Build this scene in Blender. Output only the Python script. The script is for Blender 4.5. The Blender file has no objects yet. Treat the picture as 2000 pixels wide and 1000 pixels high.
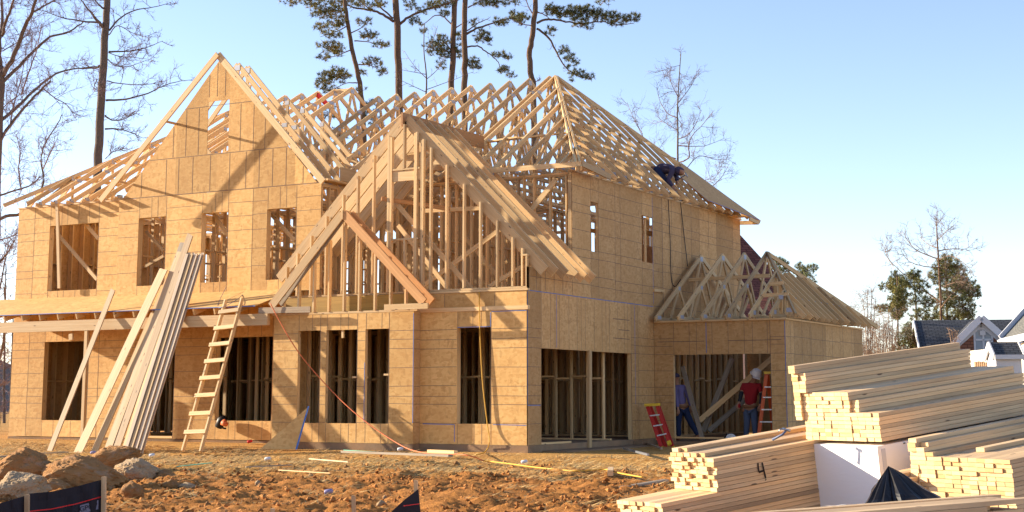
import bpy, math, random
from mathutils import Vector as V, noise as NZ
from mathutils.bvhtree import BVHTree
R_ = random.Random(7)
PI = math.pi
# ------------------------------------------------------------------ camera
FPX, CX, CY, HH = 2910.0, 1000.0, 355.0, 422.0
TH = math.atan(HH / FPX); YAW = math.atan(1634 / math.hypot(FPX, HH))
CAM = V((14.5474, -26.8164, 0.9506))
HD = V((-math.sin(YAW), math.cos(YAW), 0)); RT = V((math.cos(YAW), math.sin(YAW), 0)); UPV = V((0, 0, 1))
FW = HD * math.cos(TH) + UPV * math.sin(TH); UW = UPV * math.cos(TH) - HD * math.sin(TH)
C = bpy.context.scene.collection
sc = bpy.context.scene
cd = bpy.data.cameras.new('camera'); cam = bpy.data.objects.new('camera', cd); C.objects.link(cam)
cam.location = CAM; cam.rotation_euler = (PI / 2 + TH, 0, YAW)
cd.sensor_width = 36; cd.lens = FPX / 2000 * 36; cd.shift_y = (CY - 500) / 2000
cd.clip_end = 5000; cd.clip_start = .1
sc.camera = cam
# ------------------------------------------------------------------ sky, sun, exposure
SUN = V((-5, -1.0, 1.38)).normalized()
elev = math.asin(SUN.z)
w = bpy.data.worlds.new('World'); sc.world = w; w.use_nodes = True
nt = w.node_tree; nt.nodes.clear()
sky = nt.nodes.new('ShaderNodeTexSky'); sky.sky_type = 'NISHITA'; sky.sun_disc = False
sky.sun_elevation = elev; sky.sun_rotation = math.atan2(SUN.x, SUN.y)
sky.air_density = 0.8; sky.dust_density = 0.15; sky.ozone_density = 2.6; sky.altitude = 200
bg = nt.nodes.new('ShaderNodeBackground'); bg.inputs[1].default_value = 0.122
wo = nt.nodes.new('ShaderNodeOutputWorld')
tint = nt.nodes.new('ShaderNodeMix'); tint.data_type = 'RGBA'; tint.blend_type = 'MULTIPLY'; tint.inputs[0].default_value = 1; tint.inputs[7].default_value = (1.24, .995, .92, 1)
nt.links.new(sky.outputs[0], tint.inputs[6]); nt.links.new(tint.outputs[2], bg.inputs[0]); nt.links.new(bg.outputs[0], wo.inputs[0])
sl = bpy.data.lights.new('sun', 'SUN'); so = bpy.data.objects.new('sun', sl); C.objects.link(so)
sl.energy = 5.0; sl.angle = math.radians(.5); sl.color = (1, .87, .67)
so.rotation_euler = SUN.to_track_quat('Z', 'Y').to_euler(); so.location = (-30, -10, 30)
sc.view_settings.view_transform = 'Standard'; sc.view_settings.look = 'None'
sc.view_settings.exposure = 1.5; sc.view_settings.gamma = 1
sc.cycles.max_bounces = 7; sc.cycles.diffuse_bounces = 4

def ray(x, y): return FW + RT * ((x - CX) / FPX) - UW * ((y - CY) / FPX)
def at(x, y, ax, val):            # photo pixel (2000 px wide) -> point on an axis plane
    d = ray(x, y); i = 'XYZ'.index(ax); return CAM + d * ((val - CAM[i]) / d[i])
def atd(x, y, dist):              # ... -> point at a horizontal distance
    d = ray(x, y); return CAM + d * (dist / math.hypot(d.x, d.y))

# ------------------------------------------------------------------ materials
def mat(name, col=(.5, .5, .5), rough=.7, build=None, spec=.3, metal=0):
    m = bpy.data.materials.new(name); m.use_nodes = True
    t = m.node_tree; b = t.nodes['Principled BSDF']
    b.inputs['Base Color'].default_value = (*col, 1); b.inputs['Roughness'].default_value = rough
    b.inputs['Specular IOR Level'].default_value = spec; b.inputs['Metallic'].default_value = metal
    if build: build(t, b)
    return m
class NT:
    def __init__(s, t): s.t = t
    def n(s, typ, **k):
        o = s.t.nodes.new('ShaderNode' + typ)
        for a, v in k.items(): setattr(o, a, v)
        return o
    def l(s, a, b): s.t.links.new(a, b)
    def noise(s, vec, scale, detail=3, rough=.55, dist=0):
        o = s.n('TexNoise'); o.inputs['Scale'].default_value = scale; o.inputs['Detail'].default_value = detail
        o.inputs['Roughness'].default_value = rough; o.inputs['Distortion'].default_value = dist
        if vec: s.l(vec, o.inputs['Vector'])
        return o.outputs['Fac']
    def mapn(s, vec, scale=(1, 1, 1), rot=(0, 0, 0), loc=(0, 0, 0)):
        o = s.n('Mapping'); o.inputs['Scale'].default_value = scale; o.inputs['Rotation'].default_value = rot
        o.inputs['Location'].default_value = loc; s.l(vec, o.inputs['Vector']); return o.outputs[0]
    def ramp(s, fac, stops):
        o = s.n('ValToRGB'); e = o.color_ramp.elements
        while len(e) < len(stops): e.new(.5)
        for i, (p, c) in enumerate(stops):
            e[i].position = p; e[i].color = (*c, 1) if len(c) == 3 else c
        s.l(fac, o.inputs[0]); return o.outputs[0]
    def mix(s, fac, a, b, mode='MIX'):
        o = s.n('Mix', data_type='RGBA', blend_type=mode)
        for i, v in ((0, fac), (6, a), (7, b)):
            if hasattr(v, 'links'): s.l(v, o.inputs[i])
            elif i == 0: o.inputs[0].default_value = v
            else: o.inputs[i].default_value = (*v, 1)
        return o.outputs[2]
    def bump(s, h, strength, dist=.02):
        o = s.n('Bump'); o.inputs['Strength'].default_value = strength; o.inputs['Distance'].default_value = dist
        s.l(h, o.inputs['Height']); return o.outputs[0]
    def coord(s, k='Object'): return s.n('TexCoord').outputs[k]
    def attr(s, k): return s.n('Attribute', attribute_name=k).outputs['Fac']
def g3(v): return (v, v, v)

def wood_mat(name, light, dark, knots=True, endy=False, stain=False):
    def bd(t, b):
        q = NT(t); uv = q.coord('UV')
        gr = q.noise(q.mapn(uv, (.7, 26, 1)), 1.0, 4, .6, .6)
        gr2 = q.noise(q.mapn(uv, (3, 110, 1)), 1.0, 2)
        c = q.mix(q.ramp(gr, [(.3, g3(0)), (.72, g3(1))]), light, dark)
        c = q.mix(q.ramp(gr2, [(.35, g3(.25)), (.7, g3(0))]), c, tuple(x * .6 for x in dark))
        tone = q.attr('tone')
        c = q.mix(1.0, c, q.ramp(tone, [(0, (.62, .60, .60)), (.3, (.86, .84, .82)), (.7, (1, 1, 1)), (1, (1.12, 1.02, .9))]), 'MULTIPLY')
        if knots:
            vo = q.n('TexVoronoi'); vo.inputs['Scale'].default_value = 1; q.l(q.mapn(uv, (2.6, 9.5, 1)), vo.inputs['Vector'])
            c = q.mix(q.ramp(vo.outputs['Distance'], [(.075, g3(.9)), (.125, g3(0))]), c, (.09, .04, .02))
        if stain:
            sn = q.noise(q.mapn(uv, (.5, 2.2, 1)), 1.2, 4)
            c = q.mix(q.ramp(sn, [(.5, g3(0)), (.7, g3(.5))]), c, (.25, .17, .10))
        q.l(c, b.inputs['Base Color']); q.l(q.bump(gr, .25, .004), b.inputs['Normal'])
    return mat(name, light, .62, bd, .25)
M = {}
M['wood'] = wood_mat('spruce_lumber', (.80, .58, .31), (.64, .40, .17))
M['wood2'] = wood_mat('grey_weathered_lumber', (.40, .33, .25), (.24, .18, .12))
M['pale'] = wood_mat('pale_new_lumber', (.72, .54, .33), (.58, .38, .19), True)
M['primed'] = wood_mat('pale_trim_lumber', (.62, .50, .37), (.44, .32, .21), False)
M['orange'] = wood_mat('orange_lumber', (.70, .38, .15), (.52, .24, .08))
M['stack'] = wood_mat('stacked_lumber', (.86, .62, .36), (.72, .47, .24), True, stain=True)
M['lvl'] = wood_mat('laminated_beam', (.50, .30, .07), (.36, .20, .04), False)
def _end(t, b):
    q = NT(t); uv = q.coord('UV')
    wv = q.noise(q.mapn(uv, (14, 60, 1)), 1, 3)
    c = q.mix(wv, (.66, .46, .24), (.80, .62, .38))
    c = q.mix(1.0, c, q.ramp(q.attr('tone'), [(0, (.72, .60, .46)), (.25, (.90, .84, .74)), (.7, (1, .97, .92)), (1, (1.05, 1.02, .97))]), 'MULTIPLY')
    q.l(c, b.inputs['Base Color'])
M['end'] = mat('sawn_board_ends', (.7, .5, .3), .8, _end, .2)
def osb(name, a, bcol, dark, sc_=1.0):
    def bd(t, b):
        q = NT(t); o = q.coord('Object')
        wob = q.noise(o, 2.5, 2)
        v1 = q.n('TexVoronoi'); v1.inputs['Scale'].default_value = 1
        nz = q.n('TexNoise'); nz.inputs['Scale'].default_value = 3; q.l(o, nz.inputs['Vector'])
        ds = q.mix(.10, o, nz.outputs['Color'], 'ADD')
        q.l(q.mapn(ds, (15 * sc_, 15 * sc_, 34 * sc_), (.3, .5, .2)), v1.inputs['Vector'])
        v2 = q.n('TexVoronoi'); v2.inputs['Scale'].default_value = 1
        q.l(q.mapn(ds, (26 * sc_, 26 * sc_, 11 * sc_), (.2, -.35, .5), (3, 3, 3)), v2.inputs['Vector'])
        s1 = q.n('SeparateColor'); q.l(v1.outputs['Color'], s1.inputs[0])
        s2 = q.n('SeparateColor'); q.l(v2.outputs['Color'], s2.inputs[0])
        c = q.mix(q.ramp(s1.outputs[0], [(.0, g3(0)), (1, g3(1))]), a, bcol)
        c = q.mix(q.ramp(s2.outputs[0], [(.45, g3(0)), (1, g3(.75))]), c, a)
        c = q.mix(q.ramp(s2.outputs[1], [(.92, g3(0)), (.98, g3(.30))]), c, dark)
        big = q.noise(o, 1.3, 5, .65)
        c = q.mix(q.ramp(big, [(.35, g3(0)), (.65, g3(.6))]), c, bcol)
        bl = q.noise(q.mapn(o, (1, 1, 1), (0, 0, 0), (9, 4, 2)), 6, 4, .7)
        c = q.mix(q.ramp(bl, [(.62, g3(0)), (.74, g3(.35))]), c, dark)
        c = q.mix(1.0, c, q.ramp(q.attr('tone'), [(0, (.78, .76, .73)), (.5, (1, .99, .98)), (1, (1.12, 1.11, 1.08))]), 'MULTIPLY')
        q.l(c, b.inputs['Base Color']); q.l(q.bump(s1.outputs[0], .2, .004), b.inputs['Normal'])
    return mat(name, a, .75, bd, .2)
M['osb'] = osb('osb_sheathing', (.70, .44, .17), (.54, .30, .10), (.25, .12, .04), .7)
M['osb_shade'] = osb('osb_sheathing_shaded', (.60, .37, .165), (.46, .26, .10), (.19, .095, .04), .8)  # same sheathing in a darker tone: shade of the side walls put into its colour
M['ink'] = mat('grey_nail_line_ink', (.15, .10, .075), .8)
M['blueink'] = mat('blue_panel_edge', (.06, .16, .42), .7)
M['plate'] = mat('galvanised_truss_plate', (.36, .37, .42), .55, None, .4, .2)
M['greenink'] = mat('green_sill_seal', (.05, .30, .20), .8)
def _conc(t, b):
    q = NT(t); o = q.coord(); c = q.mix(q.noise(o, 3, 6), (.17, .105, .06), (.31, .215, .135))
    c = q.mix(q.ramp(q.noise(o, .9, 3), [(.45, g3(0)), (.6, g3(.6))]), c, (.34, .20, .11))
    q.l(c, b.inputs['Base Color']); q.l(q.bump(q.noise(o, 25, 4), .3), b.inputs['Normal'])
M['conc'] = mat('foundation_concrete', (.3, .28, .25), .95, _conc, .05)
def _dirt(t, b):
    q = NT(t); o = q.coord()
    c = q.mix(q.noise(o, 2.2, 8, .65), (.28, .10, .025), (.56, .245, .065))
    st = q.noise(q.mapn(o, (1.0, 1.6, 1)), .55, 5, .6)
    fine = q.noise(o, 34, 5, .75)
    stc = q.mix(q.ramp(fine, [(.35, g3(0)), (.65, g3(1))]), (.36, .16, .04), (.70, .42, .13))
    c = q.mix(q.attr('straw'), c, stc)
    cl = q.noise(o, 11, 6, .7)
    c = q.mix(q.ramp(cl, [(.40, g3(.5)), (.55, g3(0))]), c, (.20, .085, .03))
    gr = q.noise(o, 60, 2, .8)
    c = q.mix(q.ramp(gr, [(.68, g3(0)), (.76, g3(.6))]), c, (.66, .50, .34))
    q.l(c, b.inputs['Base Color'])
    hh = q.mix(.5, cl, fine)
    q.l(q.bump(hh, .9, .05), b.inputs['Normal'])
M['dirt'] = mat('red_clay_and_straw', (.5, .26, .1), .95, _dirt, .1)
def _straw(t, b):
    q = NT(t); c = q.mix(q.attr('tone'), (.38, .19, .05), (.82, .56, .23)); q.l(c, b.inputs['Base Color'])
M['straw'] = mat('dry_straw', (.6, .4, .2), .8, _straw)
def _rock(t, b):
    q = NT(t); o = q.coord()
    c = q.mix(q.noise(o, 3.5, 8, .7), (.30, .125, .035), (.50, .27, .11))
    c = q.mix(q.ramp(q.noise(o, 2.0, 3), [(.55, g3(0)), (.68, g3(.35))]), c, (.46, .36, .27))
    q.l(c, b.inputs['Base Color']); q.l(q.bump(q.noise(o, 14, 8, .75), .9, .05), b.inputs['Normal'])
M['rock'] = mat('clay_stained_rock', (.5, .3, .15), .9, _rock, .15)
def _rock2(t, b):
    q = NT(t); o = q.coord()
    c = q.mix(q.noise(o, 3.5, 8, .7), (.36, .235, .13), (.50, .37, .235))
    c = q.mix(q.ramp(q.noise(o, 2.6, 4), [(.5, g3(0)), (.6, g3(.6))]), c, (.48, .29, .13))
    q.l(c, b.inputs['Base Color']); q.l(q.bump(q.noise(o, 14, 8, .75), .8, .04), b.inputs['Normal'])
M['rock2'] = mat('pale_grey_rock', (.5, .45, .4), .9, _rock2, .15)
def _bark(a, bb):
    def f(t, b):
        q = NT(t); uv = q.coord('UV'); o = q.coord()
        c = q.mix(q.noise(q.mapn(o, (1, 1, .25)), 14, 5, .7), a, bb)
        q.l(c, b.inputs['Base Color']); q.l(q.bump(q.noise(q.mapn(o, (1, 1, .3)), 18, 4), .8, .05), b.inputs['Normal'])
    return f
M['pinebark'] = mat('pine_bark', (.3, .2, .15), .95, _bark((.07, .045, .03), (.20, .13, .085)), .1)
M['bark'] = mat('grey_bark', (.2, .17, .14), .95, _bark((.08, .06, .05), (.19, .15, .12)), .1)
M['twig'] = mat('purple_brown_twigs', (.21, .15, .15), .9, None, .1)
M['paletwig'] = mat('pale_tan_twigs', (.24, .165, .115), .9, None, .1)
def leafm(name, a, bcol):
    def f(t, b):
        q = NT(t); q.l(q.mix(q.attr('tone'), a, bcol), b.inputs['Base Color'])
    return mat(name, a, .6, f, .3)
M['needle'] = leafm('pine_needles', (.045, .065, .02), (.24, .22, .065))
M['needle2'] = leafm('yellow_green_needles', (.06, .08, .02), (.30, .25, .06))
M['evergreen'] = leafm('dark_evergreen_leaves', (.045, .07, .02), (.20, .20, .06))
def _shing(a, bb, sc_=1):
    def f(t, b):
        q = NT(t); uv = q.coord('UV'); br = q.n('TexBrick'); br.inputs['Scale'].default_value = sc_
        br.inputs['Color1'].default_value = (*a, 1); br.inputs['Color2'].default_value = (*bb, 1)
        br.inputs['Mortar'].default_value = (*[x * .35 for x in a], 1); br.inputs['Mortar Size'].default_value = .02
        br.inputs['Brick Width'].default_value = .32; br.inputs['Row Height'].default_value = .16
        q.l(uv, br.inputs['Vector']); q.l(br.outputs[0], b.inputs['Base Color'])
    return f
M['redroof'] = mat('red_brown_shingles', (.25, .09, .06), .9, _shing((.23, .075, .05), (.12, .04, .03)))
M['darkroof'] = mat('charcoal_shingles', (.06, .065, .07), .9, _shing((.055, .06, .068), (.085, .085, .095)))
M['greyroof'] = mat('grey_shingles', (.16, .16, .14), .9, _shing((.19, .18, .155), (.13, .13, .12)))
M['brick'] = mat('red_brick', (.32, .15, .09), .9, _shing((.36, .16, .09), (.26, .11, .07)))
M['stucco'] = mat('pinkish_cream_siding', (.62, .46, .36), .9)
M['cream'] = mat('cream_siding', (.78, .72, .58), .8)
M['white'] = mat('white_trim_paint', (.60, .60, .62), .6)
M['winglass'] = mat('window_glass', (.25, .30, .36), .15, None, .6)
M['fence'] = mat('fence_boards', (.62, .44, .27), .85)
def _wrap(t, b):
    q = NT(t); o = q.coord(); h = q.noise(q.mapn(o, (2, 2, 9), (.5, .3, 0)), 2.5, 4)
    q.l(q.bump(h, .2, .02), b.inputs['Normal'])
M['wrap'] = mat('white_plastic_wrap', (.90, .88, .85), .5, _wrap, .3)
M['tarp'] = mat('black_plastic_sheet', (.010, .009, .010), .30, None, .35)
M['clear'] = mat('milky_plastic_sheet', (.50, .46, .42), .25, None, .6)
M['bluewrap'] = mat('blue_printed_wrap', (.13, .20, .50), .5)
M['fabric'] = mat('black_silt_fabric', (.018, .016, .022), .85)
M['redline'] = mat('red_stripe', (.62, .02, .02), .6)
M['ladderred'] = mat('red_fibreglass', (.50, .028, .02), .4, None, .5)
M['ladderorange'] = mat('orange_fibreglass', (.72, .11, .02), .4, None, .5)
M['yellow'] = mat('yellow_plastic', (.80, .50, .03), .4, None, .5)
M['alu'] = mat('aluminium', (.62, .62, .62), .4, None, .5, .6)
M['steel'] = mat('steel', (.32, .34, .38), .35, None, .5, .8)
M['black'] = mat('black_rubber', (.015, .015, .018), .5)
M['skin'] = mat('skin', (.34, .17, .10), .55)
M['redcloth'] = mat('red_shirt', (.27, .012, .016), .9)
M['blackcloth'] = mat('black_sleeves', (.02, .02, .025), .85)
M['jeans'] = mat('faded_jeans', (.075, .095, .15), .95)
M['navy'] = mat('dark_blue_jeans', (.018, .028, .07), .9)
M['violet'] = mat('violet_blue_shirt', (.14, .11, .22), .9)
M['hoodie'] = mat('dark_blue_hoodie', (.060, .048, .085), .9)
M['leather'] = mat('tan_leather_pouch', (.22, .10, .045), .8)
M['boots'] = mat('brown_boots', (.28, .09, .04), .8)
M['hat'] = mat('white_hard_hat', (.70, .64, .60), .35, None, .5)
M['cord'] = mat('orange_cord', (.62, .15, .05), .6)
M['yhose'] = mat('yellow_hose', (.55, .30, .03), .6)
M['green'] = mat('green_strap', (.10, .45, .30), .6)
M['marker'] = mat('black_marker', (.03, .02, .015), .9)
M['purple'] = mat('purple_plastic', (.25, .22, .36), .4)
M['canred'] = mat('red_can', (.5, .03, .03), .3, None, .5, .5)
M['handle'] = mat('hammer_handle', (.08, .10, .18), .5)

# ------------------------------------------------------------------ mesh builder
class MB:
    def __init__(s): s.v = []; s.f = []; s.uv = []; s.m = []; s.t = []
    def quad(s, pts, uvs=None, m=0, t=.5):
        b = len(s.v); s.v += [tuple(p) for p in pts]; s.f.append(tuple(range(b, b + len(pts))))
        s.uv += uvs if uvs else [(0, 0)] * len(pts); s.m.append(m); s.t.append(t)
    def board(s, p0, p1, w, t, n=(0, 0, 1), m=0, em=None, tone=None, cut0=0, cut1=0):
        """box along p0-p1; w = width across, t = thickness along n; cut = extra length of the +w side at an end"""
        p0 = V(p0); p1 = V(p1); d = (p1 - p0); L = d.length; d.normalize()
        n = V(n); n = (n - d * n.dot(d)).normalized(); sd = d.cross(n).normalized()
        tone = R_.random() if tone is None else tone
        ou = R_.random() * 40; ov = R_.random() * 40; em = m if em is None else em
        hw, ht = w / 2, t / 2; b = len(s.v)
        for (p, c, sg) in ((p0, cut0, -1), (p1, cut1, 1)):
            for a, q in ((-1, -1), (1, -1), (1, 1), (-1, 1)):
                s.v.append(tuple(p + sd * (hw * a) + n * (ht * q) + d * (sg * c * a * .5)))
        for (i, j, ww, o2) in ((0, 1, w, 0), (1, 2, t, w), (2, 3, w, w + t), (3, 0, t, 2 * w + t)):
            s.f.append((b + i, b + j, b + 4 + j, b + 4 + i))
            s.uv += [(ou, ov + o2), (ou, ov + o2 + ww), (ou + L, ov + o2 + ww), (ou + L, ov + o2)]
            s.m.append(m); s.t.append(tone)
        for fidx in ((3, 2, 1, 0), (4, 5, 6, 7)):
            s.f.append(tuple(b + i for i in fidx))
            s.uv += [(ou, ov), (ou + w, ov), (ou + w, ov + t), (ou, ov + t)]; s.m.append(em); s.t.append(tone)
        return s
    def box(s, lo, hi, m=0, tone=None):
        c = (V(lo) + V(hi)) / 2; e = V(hi) - V(lo); ax = max(range(3), key=lambda i: e[i])
        a = c.copy(); b = c.copy(); a[ax] -= e[ax] / 2; b[ax] += e[ax] / 2
        n = V((0, 0, 1)) if ax != 2 else V((0, 1, 0))
        tt = e.z if ax != 2 else e.y; ww = e.x if ax != 0 else e.y
        return s.board(a, b, ww, tt, n, m, tone=tone)
    def tube(s, pts, rads, seg=8, m=0, t=.5, cap=True):
        pts = [V(p) for p in pts]; b = len(s.v); k = len(pts); run = 0
        if not isinstance(rads, (list, tuple)): rads = [rads] * k
        ref = V((0, 0, 1)) if abs((pts[-1] - pts[0]).normalized().z) < .9 else V((1, 0, 0))
        lens = []
        for i, p in enumerate(pts):
            d = (pts[min(i + 1, k - 1)] - pts[max(i - 1, 0)]).normalized()
            a = d.cross(ref).normalized(); c = d.cross(a)
            if i: run += (p - pts[i - 1]).length
            lens.append(run)
            for j in range(seg):
                an = 2 * PI * j / seg; s.v.append(tuple(p + (a * math.cos(an) + c * math.sin(an)) * rads[i]))
        for i in range(k - 1):
            for j in range(seg):
                j2 = (j + 1) % seg
                s.f.append((b + i * seg + j, b + i * seg + j2, b + (i + 1) * seg + j2, b + (i + 1) * seg + j))
                s.uv += [(lens[i], j / seg), (lens[i], (j + 1) / seg), (lens[i + 1], (j + 1) / seg), (lens[i + 1], j / seg)]
                s.m.append(m); s.t.append(t)
        if cap:
            for base, rev in ((b, False), (b + (k - 1) * seg, True)):
                idx = [base + j for j in range(seg)]
                s.f.append(tuple(idx if rev else idx[::-1])); s.uv += [(0, 0)] * seg; s.m.append(m); s.t.append(t)
        return s
    def lathe(s, c, prof, seg=16, m=0, ax=(0, 0, 1), t=.5):
        ax = V(ax).normalized(); c = V(c)
        return s.tube([c + ax * z for r, z in prof], [max(r, .0005) for r, z in prof], seg, m, t)
    def poly(s, pts, th, n, m=0, tone=.5):      # extruded flat polygon, pts on the outer side, n = outward normal
        n = V(n).normalized(); A = [V(p) for p in pts]; B = [p - n * th for p in A]; k = len(A)
        def uv(p): return (p.x * .7 + p.y, p.z + p.x * .3)
        s.quad(A, [uv(p) for p in A], m, tone); s.quad(B[::-1], [uv(p) for p in B[::-1]], m, tone)
        for i in range(k):
            j = (i + 1) % k; s.quad([A[i], B[i], B[j], A[j]], None, m, tone)
        return s
    def mesh(s, name, mats, smooth=False):
        me = bpy.data.meshes.new(name); me.from_pydata(s.v, [], s.f)
        l = me.uv_layers.new(name='UVMap'); l.data.foreach_set('uv', [c for p in s.uv for c in p])
        a = me.attributes.new('tone', 'FLOAT', 'FACE'); a.data.foreach_set('value', s.t)
        for m in (mats if isinstance(mats, (list, tuple)) else [mats]): me.materials.append(M[m] if isinstance(m, str) else m)
        me.polygons.foreach_set('material_index', s.m)
        if smooth: me.polygons.foreach_set('use_smooth', [True] * len(s.f))
        me.update(); return me
    def obj(s, name, mats, parent=None, smooth=False, loc=None):
        if isinstance(mats, str): mats = [mats]
        o = bpy.data.objects.new(name, s.mesh(name, mats, smooth)); C.objects.link(o)
        if parent: o.parent = parent
        if loc: o.location = loc
        return o
def tag(o, label=None, cat=None, group=None, kind=None):
    if label: o['label'] = label
    if cat: o['category'] = cat
    if group: o['group'] = group
    if kind: o['kind'] = kind
    return o
def thing(name, label, cat, loc=(0, 0, 0), rz=0, group=None):
    o = bpy.data.objects.new(name, None); C.objects.link(o); o.location = loc; o.rotation_euler = (0, 0, rz)
    o.empty_display_size = .2
    return tag(o, label, cat, group)
def B1(name, parent, *a, mats='wood', **k): return MB().board(*a, **k).obj(name, mats, parent)

# ------------------------------------------------------------------ ground
def gz(x, y):
    if x < -6.3 and y > -1.6: return -.09 - .16 * min(1, max(0, (-.2 - y) / 1.2)) if x < -7.3 else -.09 - .06 * (x + 7.3) - .14 * min(1, max(0, (-.2 - y) / 1.2))
    if y > -.3: return -.15
    if y > -1.6: return -.15 - .12 * (-.3 - y) / 1.3
    return -.27 - .45 * min((-1.6 - y) / 25.2, 1.2)
def ground_h(x, y):
    z = gz(x, y)
    if y > 1.5 or y < -19 or x < -24 or x > 22: return z
    f = min(1, max(0, (-y - .4) / 2.5)) * min(1, max(0, (22 - abs(x)) / 3))
    rough = .55 + .45 * min(1, max(0, (-y - 2.0) / 4.0)) * min(1, max(.25, (x + 9.5) / 6))
    p = V((x, y, 0))
    n = NZ.noise(p * .6) * .07 + NZ.noise(p * 1.9 + V((5, 1, 0))) * .06 * rough
    c = (abs(NZ.noise(p * 3.1 + V((1, 7, 0)))) * .07 + abs(NZ.noise(p * 8 + V((3, 3, 0)))) * .06) * rough * (.3 + 1.2 * max(0, NZ.noise(V((x * .45, y * .9, 8))) + .35)) + abs(NZ.noise(p * 12)) * .075 * rough + NZ.noise(p * 21) * .035
    m = 0
    for (mx, my, mr, mh) in ((1.2, -6.6, .5, .14), (2.6, -6.3, .6, .12), (5.2, -7.2, .7, .12), (4.2, -9, .8, .10), (7.0, -8.2, .6, .10), (-1.5, -8.5, .7, .09), (3.4, -4.6, .5, .1), (5.4, -3.6, .5, .1)):
        m += mh * math.exp(-((x - mx) ** 2 + (y - my) ** 2) / mr ** 2)
    return z + f * (n + c + m - .03)
def axis_pts(a, b, st, far):
    out = []; x = a; 
    while x <= b: out.append(x); x += st
    lo = []; x = a; s = st
    while x > -far: s *= 1.25; x -= s; lo.append(x)
    hi = []; x = out[-1]; s = st
    while x < far: s *= 1.25; x += s; hi.append(x)
    return lo[::-1] + out + hi
def make_ground():
    xs = axis_pts(-18, 14, .062, 1500); ys = axis_pts(-14.5, .2, .055, 1500)
    nx, ny = len(xs), len(ys)
    vs = [(x, y, ground_h(x, y)) for y in ys for x in xs]
    fs = [(j * nx + i, j * nx + i + 1, (j + 1) * nx + i + 1, (j + 1) * nx + i) for j in range(ny - 1) for i in range(nx - 1)]
    me = bpy.data.meshes.new('ground'); me.from_pydata(vs, [], fs)
    a = me.attributes.new('straw', 'FLOAT', 'POINT')
    def sw(x, y):
        d = -y - 5.5 + 1.6 * NZ.noise(V((x * .35, y * .5, 3))) + max(0, x + 2) * .25
        if x < -3: d -= 1.2
        return min(1, max(0.06, .5 - d * .28 + .5 * NZ.noise(V((x * 1.3, y * 2.2, 9)))))
    a.data.foreach_set('value', [sw(v[0], v[1]) for v in vs])
    me.materials.append(M['dirt']); me.polygons.foreach_set('use_smooth', [True] * len(fs))
    o = bpy.data.objects.new('ground', me); C.objects.link(o); o['kind'] = 'structure'
    tag(o, 'red clay and straw ground in front of the house')
make_ground()
def gat(x, y, lift=0):           # where the ray of a photo pixel meets the ground
    d = ray(x, y); t = 1.0
    for _ in range(40):
        p = CAM + d * t; g = gz(p.x, p.y) + lift; t = (g - CAM.z) / d.z
    return CAM + d * t
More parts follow.
